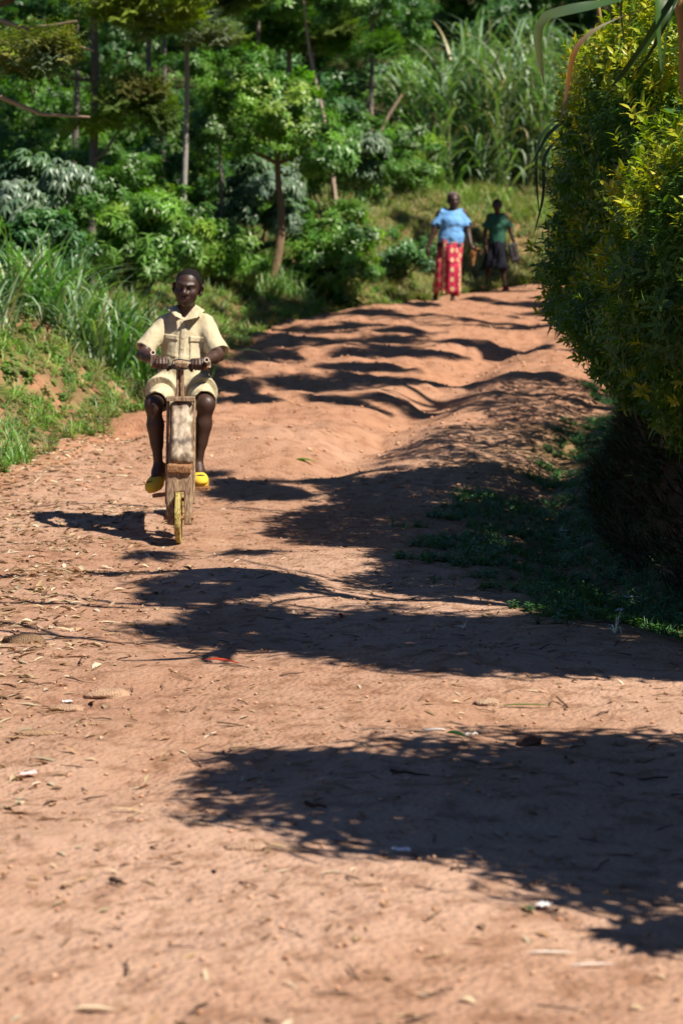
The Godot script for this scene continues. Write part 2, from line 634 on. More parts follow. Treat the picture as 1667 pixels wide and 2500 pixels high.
func land(x: float, d: float) -> float:
	var h := look(th, d)
	var s := beyond_left(x, d)
	var q := x - look(tb, d)
	var rough := 1.0
	if s > -0.4:
		var hb := look(tw, d)
		var w := 0.9 + hb * 0.9
		var u := clampf(s / w, 0.0, 1.0)
		h += hb * u * u * (3 - 2 * u) + 0.045 * maxf(0.0, s - w)
		h += 0.16 * nz.get_noise_2d(x * 60.0, d * 60.0) * clampf(s * 1.2, 0, 1)
		if d > 44.0: h += 0.16 * (d - 44.0)
	if q > -0.9:
		h -= 0.10 * exp(-pow((q + 0.3) / 0.25, 2.0))
		var u := clampf(q / 0.6, 0.0, 1.0)
		h += 0.85 * u * u * (3 - 2 * u) + 0.09 * maxf(0.0, q - 0.6)
		h += 0.12 * nz.get_noise_2d(x * 90.0, d * 90.0) * clampf(q * 3, 0, 1)
	# humps, ruts and the washed-out gully on the climb
	var climb := clampf((d - 15.5) / 3.0, 0, 1) * clampf((38.0 - d) / 4.0, 0, 1)
	var near := 1.0 - clampf((d - 14.0) / 4.0, 0, 1)
	h += (0.04 * near + 0.09 * climb) * nz.get_noise_2d(x * 50.0 + 31.0, d * 62.0)
	if climb > 0.0:
		h += climb * 0.06 * (absf(nz.get_noise_2d(x * 130.0 + d * 50.0, d * 110.0 - 7.0)) - 0.2)
		for k in GULLY.size() - 1:
			var a := Vector2(GULLY[k][0], GULLY[k][1])
			var b := Vector2(GULLY[k + 1][0], GULLY[k + 1][1])
			if d > a.y + 1.0 or d < b.y - 1.0: continue
			var t := clampf((Vector2(x, d) - a).dot(b - a) / (b - a).length_squared(), 0, 1)
			var l := (a + (b - a) * t).distance_to(Vector2(x, d))
			h -= 0.20 * exp(-l * l / 0.10) * clampf((d - 16.5) / 1.5, 0, 1) / (1.0 + (0.7 if l < 0.6 else 0.0))
	# two low berms across the foreground
	h += 0.05 * exp(-pow((d - 11.7 + 0.35 * x) / 0.45, 2.0)) * exp(-pow((x + 0.55) / 0.6, 2.0))
	h += 0.04 * exp(-pow((d - 9.0 - 0.2 * x) / 0.5, 2.0)) * exp(-pow((x - 0.7) / 0.7, 2.0))
	h -= 0.05 * exp(-pow((d - 12.6 + 0.2 * x) / 0.4, 2.0)) * exp(-pow((x + 1.2) / 0.7, 2.0))
	return h

# with the small relief of trodden earth
func fine(x: float, d: float) -> float:
	var worn := clampf(0.55 + 1.3 * nz.get_noise_2d(x * 85.0 - 40.0, d * 60.0 + 11.0), 0.12, 1.3)
	var g := 0.012 * nb.get_noise_2d(x * 200.0, d * 170.0)
	g += worn * (0.0035 * nb.get_noise_2d(x * 1100.0, d * 700.0) + 0.0034 * nb.get_noise_2d(x * 2300.0 + 9.0, d * 2100.0))
	return g

func gnd(x: float, z: float) -> float:
	return land(x, -z)

func on_ground(x: float, z: float, lift := 0.0) -> Vector3:
	return Vector3(x, land(x, -z) + fine(x, -z) + lift, z)

func terrain() -> void:
	var xs := PackedFloat32Array()
	var ds := PackedFloat32Array()
	var x := -70.0
	while x < 75.0:
		xs.append(x)
		var out := maxf(0.0, maxf(-3.3 - x, x - 3.3))
		x += 0.026 + 0.12 * out if out < 8.0 else 4.0
	var d := -14.0
	while d < 130.0:
		ds.append(d)
		if d < 3.6: d += clampf((3.65 - d) * 0.35, 0.03, 2.0)
		elif d < 15.0: d += 0.026
		elif d < 46.0: d += 0.026 + 0.0022 * (d - 15.0)
		else: d += minf(3.0, 0.1 + 0.1 * (d - 46.0))
	var nx := xs.size()
	var pos := PackedVector3Array()
	var zone := PackedByteArray()
	var col := PackedColorArray()
	for dd in ds:
		for xx in xs:
			var near := dd > 3.0 and dd < 46.0 and absf(xx) < 5.0
			var y := land(xx, dd)
			var s := beyond_left(xx, dd)
			var q := xx - look(tb, dd)
			var verge := q + 0.95 + 0.3 * nz.get_noise_2d(xx * 80.0, dd * 60.0)
			if dd > 20.0: verge -= 0.5
			if dd < 9.6: verge -= 0.8
			var off := maxf(s + 0.12 * nz.get_noise_2d(xx * 160.0, dd * 160.0), verge)
			if near: y += fine(xx, dd) * (1.0 + clampf(off * 2.0, 0, 1))
			pos.append(Vector3(xx, y, -dd))
			zone.append(1 if off > 0.0 else 0)
			# dry pale dirt on the road, redder on the climb, dark humus on the banks, shade painted in under the hedge
			var t := 0.5 + 0.9 * nz.get_noise_2d(xx * 45.0 + 3.0, dd * 30.0) + 0.5 * nb.get_noise_2d(xx * 260.0, dd * 240.0)
			var c := Color(0.335, 0.196, 0.130).lerp(Color(0.425, 0.277, 0.200), clampf(t, 0, 1))
			c = c.lerp(Color(0.385, 0.203, 0.124), 0.8 * clampf((dd - 14.0) / 10.0, 0, 1))
			if s > -0.3 and s < 1.2 and dd < 30: c = c.lerp(Color(0.41, 0.20, 0.11), 0.5)
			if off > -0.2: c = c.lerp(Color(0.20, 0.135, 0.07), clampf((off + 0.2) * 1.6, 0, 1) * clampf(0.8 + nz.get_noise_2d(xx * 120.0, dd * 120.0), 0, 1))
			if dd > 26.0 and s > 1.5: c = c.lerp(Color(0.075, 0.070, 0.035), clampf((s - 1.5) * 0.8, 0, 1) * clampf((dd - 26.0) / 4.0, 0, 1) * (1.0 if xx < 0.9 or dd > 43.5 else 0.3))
			if q > 0.0: c = c.lerp(Color(0.075, 0.048, 0.03).lerp(Color(0.085, 0.075, 0.035), clampf(q - 0.6, 0, 1)), clampf(q * 3, 0, 0.85))  # bank soil below the hedge coloured darker to stand for its shade
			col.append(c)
	var nrm := PackedVector3Array()
	nrm.resize(pos.size())
	var ny := ds.size()
	for j in ny:
		for i in nx:
			var a := pos[j * nx + mini(i + 1, nx - 1)] - pos[j * nx + maxi(i - 1, 0)]
			var b := pos[maxi(j - 1, 0) * nx + i] - pos[mini(j + 1, ny - 1) * nx + i]
			nrm[j * nx + i] = b.cross(a).normalized()
	for what in [["dirt_road", 0], ["ground", 1]]:
		var idx := PackedInt32Array()
		var map := PackedInt32Array()
		map.resize(pos.size())
		map.fill(-1)
		var v2 := PackedVector3Array()
		var n2 := PackedVector3Array()
		var c2 := PackedColorArray()
		for j in ny - 1:
			for i in nx - 1:
				var k := j * nx + i
				if zone[k] != what[1]: continue
				var q4 := [k, k + 1, k + nx + 1, k + nx]
				var m4 := [0, 0, 0, 0]
				for e in 4:
					var g: int = q4[e]
					if map[g] < 0:
						map[g] = v2.size()
						v2.append(pos[g])
						n2.append(nrm[g])
						c2.append(col[g])
					m4[e] = map[g]
				# clockwise seen from above
				idx.append_array(PackedInt32Array([m4[0], m4[3], m4[2], m4[0], m4[2], m4[1]]))
		var arr := []
		arr.resize(Mesh.ARRAY_MAX)
		arr[Mesh.ARRAY_VERTEX] = v2
		arr[Mesh.ARRAY_NORMAL] = n2
		arr[Mesh.ARRAY_COLOR] = c2
		arr[Mesh.ARRAY_INDEX] = idx
		var me := ArrayMesh.new()
		me.add_surface_from_arrays(Mesh.PRIMITIVE_TRIANGLES, arr)
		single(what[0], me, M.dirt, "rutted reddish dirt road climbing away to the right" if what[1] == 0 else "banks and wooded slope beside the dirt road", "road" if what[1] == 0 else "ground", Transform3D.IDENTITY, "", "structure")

# ---------------------------------------------------------------- plants
var G := {}   # leaf meshes

func leaf_kit() -> void:
	G.hedge = [whorl(8, 0.058, 0.021, 0.6, 0.30, 0.06, 11).mesh(), whorl(6, 0.070, 0.024, 1.0, 0.25, 0.09, 111).mesh(), whorl(10, 0.046, 0.019, 0.9, 0.35, 0.05, 112).mesh()]
	G.hedge_tip = [whorl(7, 0.062, 0.020, 1.5, 0.2, 0.05, 12).mesh(), whorl(9, 0.050, 0.018, 1.1, 0.3, 0.08, 113).mesh()]
	var one := MB.new()
	add_leaf(one, Vector3.ZERO, Vector3.BACK, Vector3.UP, 1.0, 0.36, 0.22, 0.3, 4)
	G.one = one.mesh()
	G.broad = whorl(8, 0.17, 0.062, 0.55, 0.35, 0.20, 13).mesh()
	G.small = whorl(7, 0.085, 0.04, 0.6, 0.3, 0.06, 14).mesh()
	G.long = whorl(7, 0.26, 0.06, 0.5, 0.5, 0.18, 15).mesh()
	G.frond = frond(0.34, 8, 0.13, 0.25, 16).mesh()
	var fr := MB.new()
	for k in 5: fr.append(frond(0.36 - 0.03 * absf(k - 2.0), 8, 0.10, 0.35, 17 + k), Transform3D(Basis(Vector3.BACK, (k - 2) * 0.5) * Basis(Vector3.RIGHT, 0.12 * (k % 3) - 0.15), Vector3(-0.03 * (k - 2), 0.03 * absf(k - 2.0), 0.015 * k)))
	G.fronds = fr.mesh()
	var ca := MB.new()
	for k in 6: ca.append(palmate(7, 0.15, 0.036, 40 + k), Transform3D(Basis(Vector3.UP, k * 2.4), Vector3(sin(k * 2.4) * 0.16, 0.02 * k, cos(k * 2.4) * 0.16)))
	G.cassava = ca.mesh()
	G.blades = [blade(1, 0.030, 0.7, 50).mesh(), blade(1, 0.034, 1.4, 51).mesh(), blade(1, 0.030, 2.1, 52).mesh(), blade(1, 0.026, 2.8, 53).mesh()]
	G.tuft = tuft(9, 0.22, 0.010, 1.2, 60).mesh()
	G.tuft_low = tuft(9, 0.10, 0.009, 2.0, 75).mesh()
	G.weed = whorl(9, 0.045, 0.026, 0.35, 0.3, 0.05, 90, 2).mesh()

# leaf sprigs through a set of blobs, in clumps with gaps between them
func foliage(blobs: Array, count: int, size: float, pal: Array, clump := 0.32, per := 22, up := 0.6) -> Array:
	var xf := []
	var cols := PackedColorArray()
	var vol := 0.0
	for b in blobs: vol += pow(b[1].x * b[1].y * b[1].z, 0.667)
	for b in blobs:
		var r: Vector3 = b[1]
		var n := int(count * pow(r.x * r.y * r.z, 0.667) / vol / per) + 1
		for k in n:
			var dir := rdir()
			var at: Vector3 = b[0] + r * dir * pow(R.randf(), 0.38)
			var cr := clump * pow(r.x * r.y * r.z, 0.333) * R.randf_range(0.7, 1.3)
			var tone: Color = pal[R.randi() % pal.size()]
			tone = jitter(tone, 0.18)
			for j in per:
				var e := rdir()
				if e.y < 0: e.y *= 0.5
				var pt := at + Vector3(cr, cr * 0.75, cr) * e * pow(R.randf(), 0.4)
				var ax := (e * 0.7 + dir * 0.5 + Vector3.UP * up + rdir() * 0.35)
				if up < 0.3:
					# feathery sprays lie flat and reach outwards from the trunk, their tips lifting or drooping a little
					ax = Vector3(pt.x, 0, pt.z).normalized() * 1.1 + Vector3(e.x, 0, e.z) * 0.5 + rdir() * 0.45 + Vector3.UP * (0.25 if R.randf() < 0.6 else -0.15)
					var y := ax.normalized()
					var z := (Vector3.UP + rdir() * 0.35)
					z = (z - y * z.dot(y)).normalized()
					xf.append(Transform3D(Basis(y.cross(z), y, z) * Basis.from_scale(Vector3.ONE * size * R.randf_range(0.7, 1.3)), pt))
				else:
					xf.append(Transform3D(stand(ax, R.randf() * TAU, size * R.randf_range(0.7, 1.3)), pt))
				cols.append(jitter(tone, 0.2))
	return [xf, cols]

func trunk_path(base: Vector3, top: Vector3, wob: float, n := 9) -> Array:
	var pts := []
	for k in n:
		var t := float(k) / (n - 1)
		var w := wob * sin(PI * t)
		pts.append(base.lerp(top, t) + Vector3(w * sin(5.0 * t + base.x * 3.0), 0, w * cos(4.0 * t + base.z)))
	return pts

func taper(r0: float, r1: float, n: int) -> Array:
	var a := []
	for k in n: a.append(lerpf(r0, r1, pow(float(k) / (n - 1), 0.8)))
	return a

# blobs are given from the base of the tree
func tree(called: String, label: String, category: String, at: Vector3, height: float, r: float, lean: Vector3, blobs: Array, leaf: Mesh, count: int, size: float, pal: Array, bark: Color, group := "", clump := 0.32, up := 0.6, m: Material = null, limbs := true) -> Node3D:
	R.seed = int(absf(at.x * 977.0) + absf(at.z * 131.0)) + 7
	var o := thing(called, label, category, at, 0.0, group)
	var top := lean + Vector3.UP * height
	var path := trunk_path(Vector3(0, -0.3, 0), top, r * 1.3)
	var mb := MB.new()
	mb.col = bark
	mb.tube(path, taper(r * 1.12, r * 0.35, path.size()), 9)
	part("trunk", mb.mesh(), M.bark, o)
	if limbs:
		for b in blobs:
			var lb := MB.new()
			lb.col = bark
			var k := clampi(int(path.size() * clampf((b[0].y - 0.35 * absf(b[0].x - path[4].x)) / height, 0.25, 0.95)), 1, path.size() - 1)
			var a: Vector3 = path[k]
			var z: Vector3 = b[0]
			var pts := [a, a.lerp(z, 0.35) + Vector3(0, -0.04 * height * 0.2, 0), a.lerp(z, 0.7), z + Vector3(0, b[1].y * 0.4, 0)]
			lb.tube(pts, taper(r * 0.42, r * 0.1, 4), 6)
			part("limb", lb.mesh(), M.bark, o)
	var f := foliage(blobs, count, size, pal, clump, 22, up)
	multi("crown", leaf, m if m else M.leaf, o, f[0], f[1])
	return o

func shrub(called: String, label: String, category: String, at: Vector3, blobs: Array, leaf: Mesh, count: int, size: float, pal: Array, group := "", stems := 5, clump := 0.3, up := 0.5, m: Material = null) -> Node3D:
	R.seed = int(absf(at.x * 577.0) + absf(at.z * 331.0)) + 17
	var o := thing(called, label, category, at, 0.0, group)
	var mb := MB.new()
	mb.col = Color(0.16, 0.12, 0.08)
	for k in stems:
		var b: Array = blobs[k % blobs.size()]
		var z: Vector3 = b[0] + b[1] * rdir() * 0.5
		var a := Vector3(R.randf_range(-0.1, 0.1), -0.15, R.randf_range(-0.1, 0.1))
		mb.tube([a, a.lerp(z, 0.5) + rdir() * 0.05, z], [0.018, 0.012, 0.005], 5)
	part("stems", mb.mesh(), M.bark, o)
	var f := foliage(blobs, count, size, pal, clump, 18, up)
	multi("foliage", leaf, m if m else M.leaf, o, f[0], f[1])
	return o

# a clump of tall arching grass: blades by bend, some dry
func grass_clump(called: String, label: String, at: Vector3, rx: float, rz: float, n: int, length: float, width: float, pal: Array, straight := 0.5, category := "grass clump", group := "", lift := 0.0) -> Node3D:
	R.seed = int(absf(at.x * 377.0) + absf(at.z * 231.0)) + 27
	var o := thing(called, label, category, at, 0.0, group)
	var lists := [[], [], [], []]
	var cols := [PackedColorArray(), PackedColorArray(), PackedColorArray(), PackedColorArray()]
	var cl := maxi(1, n / 14)
	for k in cl:
		var a := R.randf() * TAU
		var rr := sqrt(R.randf())
		var c := Vector3(cos(a) * rx * rr, 0, sin(a) * rz * rr)
		c.y = gnd(at.x + c.x, at.z + c.z) - at.y - 0.05
		var tone := jitter(pal[R.randi() % pal.size()], 0.15)
		for j in 14:
			var w := R.randi_range(0, 3)
			if R.randf() < straight: w = R.randi_range(0, 1)
			var l := length * R.randf_range(0.6, 1.15)
			var hgt := lift * R.randf()
			var tilt := R.randf_range(0.0, 0.35) + (0.2 if hgt > 0.0 else 0.0)
			var b := Basis(Vector3.UP, R.randf() * TAU) * Basis(Vector3.RIGHT, tilt) * Basis.from_scale(Vector3(l * width, l, l))
			lists[w].append(Transform3D(b, c + Vector3(R.randf_range(-0.08, 0.08), hgt, R.randf_range(-0.08, 0.08))))
			var col := jitter(tone, 0.2)
			if R.randf() < 0.05: col = Color(0.33, 0.28, 0.13)
			cols[w].append(col)
	var names := ["upright_blades", "leaning_blades", "arching_blades", "drooping_blades"]
	for w in 4:
		if lists[w].size(): multi(names[w], G.blades[w], M.blade, o, lists[w], cols[w])
	if lift > 0.0:
		var mb := MB.new()
		for k in cl:
			var a := R.randf() * TAU
			var rr := sqrt(R.randf())
			var c := Vector3(cos(a) * rx * rr, -0.1, sin(a) * rz * rr)
			mb.col = jitter(Color(0.20, 0.24, 0.09), 0.2)
			var tip := c + Vector3(R.randf_range(-0.2, 0.2), lift * R.randf_range(0.8, 1.3), R.randf_range(-0.2, 0.2))
			mb.tube([c, c.lerp(tip, 0.5), tip], [0.014, 0.011, 0.005], 5)
		tag(part("canes", mb.mesh(), M.bark, o), "", "", "", "stuff")
	return o

# small plants strewn over an area; ok(x, z) says whether one may stand there
func strew(called: String, label: String, category: String, mesh: Mesh, m: Material, x0: float, x1: float, d0: float, d1: float, n: int, size: float, pal: Array, sd: int, rule: int, bias := 1.0) -> void:
	R.seed = sd
	var xf := []
	var cols := PackedColorArray()
	var tries := 0
	while xf.size() < n and tries < n * 12:
		tries += 1
		var x := R.randf_range(x0, x1)
		var d := lerpf(d0, d1, pow(R.randf(), bias))
		var s := beyond_left(x, d)
		var q := x - look(tb, d)
		var g := nz.get_noise_2d(x * 150.0, d * 150.0)
		if rule == 0 and (s < -0.05 + 0.2 * g or g < -0.62 or s > 6.0): continue      # left bank
		if rule == 1 and (q < -0.85 - 0.6 * g or q > 0.15 or d < 10.2 or (d > 16.0 and q < -0.40 - 0.5 * g) or R.randf() < 0.2 - g): continue   # shaded verge under the hedge
		if rule == 2 and (s > 0.1 or q > -0.2): continue                                # the road
		if rule == 3 and (s > 0.5 or R.randf() > exp(-pow((s + 0.1) / 0.55, 2.0)) + (0.7 * exp(-pow((x + 1.55) / 0.5, 2.0)) if d < 15.5 else 0.0)): continue   # along the left edge
		if rule == 6 and q < 0.7: continue                                              # the field behind the hedge
		if rule == 5 and (s < 1.8 or (x > 0.8 and d < 43.5)): continue                  # the floor of the wood
		if rule == 4 and (q < 0.0 or q > 1.1): continue                                 # the earth bank under the hedge
		var at := on_ground(x, -d)
		var nrm := Vector3(land(x - 0.05, d) - land(x + 0.05, d), 0.1, land(x, d + 0.05) - land(x, d - 0.05)).normalized()
		var up := nrm + Vector3(R.randf_range(-0.25, 0.25), 0.4, R.randf_range(-0.25, 0.25))
		if rule == 2 or rule == 3:
			up = nrm + rdir() * 0.25
			at.y += 0.004
		xf.append(Transform3D(stand(up, R.randf() * TAU, size * R.randf_range(0.55, 1.35)), at))
		cols.append(jitter(pal[R.randi() % pal.size()], 0.25))
	tag(multi(called, mesh, m, self, xf, cols), label, category)

# ---------------------------------------------------------------- people
const SKIN := Color(0.052, 0.026, 0.019)
const SKIN_PALM := Color(0.10, 0.055, 0.042)

func head(f: Field, t: Transform3D, s := 1.0, lip := Color(0.062, 0.026, 0.025)) -> void:
	var T := Transform3D(t.basis * Basis.from_scale(Vector3.ONE * s), t.origin)
	var dark := Color(0.012, 0.008, 0.008)
	f.ell(T * tf(Vector3(0, 0.034, -0.012)), Vector3(0.074, 0.078, 0.094), 0.02, SKIN)
	f.ell(T * tf(Vector3(0, -0.022, 0.022)), Vector3(0.064, 0.088, 0.066), 0.03, SKIN)
	f.ell(T * tf(Vector3(0, -0.066, 0.034)), Vector3(0.046, 0.042, 0.045), 0.03, SKIN)
	f.ell(T * tf(Vector3(0, -0.091, 0.062)), Vector3(0.020, 0.016, 0.018), 0.02, SKIN)
	for k in [-1, 1]:
		f.ell(T * tf(Vector3(k * 0.040, -0.028, 0.054)), Vector3(0.024, 0.026, 0.024), 0.02, SKIN)
		f.cap(T * Vector3(k * 0.010, 0.020, 0.087), T * Vector3(k * 0.044, 0.023, 0.068), 0.0095 * s, 0.0085 * s, 0.014, SKIN)
	for k in [-1, 1]:
		f.ell(T * tf(Vector3(k * 0.031, 0.000, 0.087)), Vector3(0.021, 0.013, 0.018), 0.008, SKIN, 1)
		f.ell(T * tf(Vector3(k * 0.031, -0.001, 0.067)), Vector3(0.015, 0.0115, 0.0115), 0.003, Color(0.16, 0.12, 0.10))
		f.ell(T * tf(Vector3(k * 0.030, -0.001, 0.0735)), Vector3(0.006, 0.0055, 0.006), 0.001, dark)
		f.ell(T * tf(Vector3(k * 0.031, 0.0062, 0.0690)), Vector3(0.0165, 0.0065, 0.0125), 0.003, SKIN)
		f.ell(T * tf(Vector3(k * 0.031, -0.0085, 0.0690)), Vector3(0.0165, 0.0055, 0.0115), 0.003, SKIN)
		f.cap(T * Vector3(k * 0.012, 0.0190, 0.0945), T * Vector3(k * 0.047, 0.0225, 0.0755), 0.0042 * s, 0.0028 * s, 0.002, dark)
	f.cap(T * Vector3(0, 0.012, 0.083), T * Vector3(0, -0.022, 0.099), 0.008 * s, 0.012 * s, 0.012, SKIN)
	f.ell(T * tf(Vector3(0, -0.028, 0.100)), Vector3(0.015, 0.012, 0.013), 0.008, SKIN)
	for k in [-1, 1]:
		f.ell(T * tf(Vector3(k * 0.0155, -0.031, 0.089)), Vector3(0.0105, 0.009, 0.011), 0.006, SKIN)
		f.ell(T * tf(Vector3(k * 0.0085, -0.039, 0.096)), Vector3(0.0045, 0.004, 0.006), 0.003, SKIN, 1)
	f.ell(T * tf(Vector3(0, -0.060, 0.070)), Vector3(0.034, 0.022, 0.022), 0.012, SKIN)
	f.cap(T * Vector3(-0.019, -0.056, 0.083), T * Vector3(0.019, -0.056, 0.083), 0.0065 * s, 0.0065 * s, 0.005, lip)
	f.ell(T * tf(Vector3(0, -0.0545, 0.089)), Vector3(0.014, 0.0065, 0.007), 0.005, lip)
	f.cap(T * Vector3(-0.016, -0.069, 0.082), T * Vector3(0.016, -0.069, 0.082), 0.0075 * s, 0.0075 * s, 0.005, lip)
	f.ell(T * tf(Vector3(0, -0.069, 0.088)), Vector3(0.013, 0.007, 0.006), 0.005, lip)
	f.cap(T * Vector3(-0.024, -0.0622, 0.092), T * Vector3(0.024, -0.0622, 0.092), 0.002 * s, 0.002 * s, 0.004, SKIN, 1)
	for k in [-1, 1]:
		f.ell(T * tf(Vector3(k * 0.081, -0.010, -0.008), Vector3(0.15, k * 0.75, k * -0.16)), Vector3(0.008, 0.034, 0.022), 0.006, SKIN)
		f.ell(T * tf(Vector3(k * 0.090, -0.006, 0.002), Vector3(0.15, k * 0.75, k * -0.16)), Vector3(0.005, 0.017, 0.010), 0.004, SKIN, 1)
		f.ell(T * tf(Vector3(k * 0.076, -0.036, 0.000)), Vector3(0.007, 0.010, 0.008), 0.004, SKIN)

# the scalp darkens towards the hair that is cropped close on it
func crop_tint(mb: MB, from: int, t: Transform3D, s := 1.0) -> void:
	var inv := Transform3D(t.basis * Basis.from_scale(Vector3.ONE * s), t.origin).affine_inverse()
	for k in range(from, mb.v.size()):
		var p := inv * mb.v[k]
		if absf(p.x) > 0.078 and p.y < 0.03: continue
		var u := minf((p - Vector3(0, 0.079, 0.066)).dot(Vector3(0, 0.66, -0.75)), (p - Vector3(0, -0.012, 0.02)).dot(Vector3(0, 0.90, -0.43)))
		u += 0.005 * nb.get_noise_3d(p.x * 3000.0, p.y * 3000.0, p.z * 3000.0) + 0.010 * clampf((absf(p.x) - 0.045) / 0.02, 0, 1)
		mb.c[k] = mb.c[k].lerp(Color(0.013, 0.0105, 0.011), smoothstep(-0.005, 0.006, u))

func hair_field(t: Transform3D, s := 1.0, grow := 0.0012) -> Field:
	var f := Field.new()
	var T := Transform3D(t.basis * Basis.from_scale(Vector3.ONE * s), t.origin)
	f.ell(T * tf(Vector3(0, 0.034, -0.012)), Vector3(0.074, 0.078, 0.094) + Vector3.ONE * grow, 0.004)
	f.ell(T * tf(Vector3(0, 0.0, -0.035)), Vector3(0.068, 0.075, 0.072) + Vector3.ONE * grow, 0.03)
	f.keep(T * Vector3(0, 0.079, 0.062), T.basis * Vector3(0, 0.66, -0.75), 0.004)
	f.keep(T * Vector3(0, -0.008, 0.016), T.basis * Vector3(0, 0.90, -0.43), 0.004)
	f.noise = nb
	f.amp = 0.0022 * s
	f.stretch = Vector3.ONE * 9000.0
	return f

# four fingers and a thumb wrapped over a bar along x; s = -1 or 1: the side on which the thumb lies
func gripping_hand(f: Field, wrist: Vector3, bar: Vector3, s: float) -> void:
	var mcp := bar + Vector3(0, 0.026, -0.030)
	f.cap(wrist, mcp + Vector3(0, 0.0, -0.012), 0.022, 0.020, 0.012, SKIN)
	for k in 4:
		var x := (k - 1.5) * 0.0185
		var l := [0.92, 1.06, 1.0, 0.82][k] as float
		if s < 0: l = [0.82, 1.0, 1.06, 0.92][k]
		var m := mcp + Vector3(x, 0.0, 0.0)
		var p1 := bar + Vector3(x * 1.0, 0.031 + 0.004 * l, 0.012 * l)
		var p2 := bar + Vector3(x * 1.0, 0.010, 0.031 * l)
		var p3 := bar + Vector3(x * 0.97, -0.016 * l, 0.026)
		f.cap(bar + Vector3(x * 0.75, 0.012, -0.055), m, 0.0125, 0.0110, 0.008, SKIN)
		f.cap(m, p1, 0.0112, 0.0106, 0.010, SKIN)
		f.cap(p1, p2, 0.0106, 0.0098, 0.007, SKIN)
		f.cap(p2, p3, 0.0098, 0.0084, 0.005, SKIN)
	var base := bar + Vector3(s * 0.030, 0.004, -0.040)
	f.cap(base, bar + Vector3(s * 0.046, -0.012, -0.022), 0.0115, 0.010, 0.008, SKIN)
	f.cap(bar + Vector3(s * 0.046, -0.012, -0.022), bar + Vector3(s * 0.034, -0.026, 0.004), 0.010, 0.0085, 0.003, SKIN)

# a loose hand along dir, thumb on the side th
func loose_hand(f: Field, wrist: Vector3, dir: Vector3, side: Vector3, th: float) -> void:
	var d := dir.normalized()
	var n := side.cross(d).normalized()
	f.cap(wrist, wrist + d * 0.075, 0.024, 0.03, 0.01, SKIN)
	for k in 4:
		var r := wrist + d * 0.075 + side * (k - 1.5) * 0.02
		var l := [0.055, 0.068, 0.072, 0.06][k] as float
		f.cap(r, r + d * l * 0.55 + n * 0.008, 0.011, 0.010, 0.005, SKIN)
		f.cap(r + d * l * 0.55 + n * 0.008, r + d * l + n * 0.03, 0.010, 0.0085, 0.004, SKIN)
	var t0 := wrist + d * 0.025 + side * th * 0.022
	f.cap(t0, t0 + d * 0.03 + side * th * 0.022, 0.013, 0.011, 0.008, SKIN)
	f.cap(t0 + d * 0.03 + side * th * 0.022, t0 + d * 0.062 + side * th * 0.024, 0.011, 0.009, 0.004, SKIN)

# where the front of a field lies at (x, y), coming from z0
func front_of(f: Field, list: PackedInt32Array, x: float, y: float, z0: float) -> float:
	var z := z0
	for k in 60:
		var d := f.dist(Vector3(x, y, z), list)
		if d < 0.0008: break
		z -= maxf(d * 0.7, 0.001)
	return z

# a sheet of cloth lying on the front of a field between four corners
func patch(f: Field, c00: Vector2, c10: Vector2, c11: Vector2, c01: Vector2, z0: float, lift: float, nx: int, ny: int) -> ArrayMesh:
	var mb := MB.new()
	var list := f.all()
	var grid := []
	for j in ny + 3:
		for i in nx + 3:
			var u := clampf((i - 1.0) / nx, 0, 1)
			var v := clampf((j - 1.0) / ny, 0, 1)
			var q := c00.lerp(c10, u).lerp(c01.lerp(c11, u), v)
			var rim := i == 0 or j == 0 or i == nx + 2 or j == ny + 2
			grid.append(mb.p(Vector3(q.x, q.y, front_of(f, list, q.x, q.y, z0) + (-0.003 if rim else lift))))
	var w := nx + 3
	for j in ny + 2:
		for i in nx + 2:
			mb.quad(grid[j * w + i], grid[(j + 1) * w + i], grid[(j + 1) * w + i + 1], grid[j * w + i + 1])
	return mb.mesh()

# a thin flap through a grid of points, with thickness
func flap(rows: Array, thick: float) -> ArrayMesh:
	var mb := MB.new()
	var h := rows.size()
	var w: int = rows[0].size()
	var front := []
	var back := []
	for j in h:
		for i in w:
			var a: Vector3 = rows[j][mini(i + 1, w - 1)] - rows[j][maxi(i - 1, 0)]
			var b: Vector3 = rows[mini(j + 1, h - 1)][i] - rows[maxi(j - 1, 0)][i]
			var n := a.cross(b).normalized() * thick * 0.5
			front.append(mb.p(rows[j][i] + n))
			back.append(mb.p(rows[j][i] - n))
	for j in h - 1:
		for i in w - 1:
			var k := j * w + i
			mb.quad(front[k], front[k + w], front[k + w + 1], front[k + 1])
			mb.quad(back[k], back[k + 1], back[k + w + 1], back[k + w])
	for i in w - 1:
		for j in [0, h - 1]:
			var k: int = j * w + i
			mb.quad(front[k], front[k + 1], back[k + 1], back[k])
	for j in h - 1:
		for i in [0, w - 1]:
			var k: int = j * w + i
			mb.quad(front[k], front[k + w], back[k + w], back[k])
	return mb.mesh()

func grid_between(a: Vector3, b: Vector3, c: Vector3, d: Vector3, bulge: Vector3, n := 6) -> Array:
	var rows := []
	for j in n:
		var row := []
		for i in n:
			var u := float(i) / (n - 1)
			var v := float(j) / (n - 1)
			row.append(a.lerp(b, u).lerp(d.lerp(c, u), v) + bulge * sin(PI * u) * sin(PI * v))
		rows.append(row)
	return rows

const BOY := Vector3(-0.925, 0, -13.7)

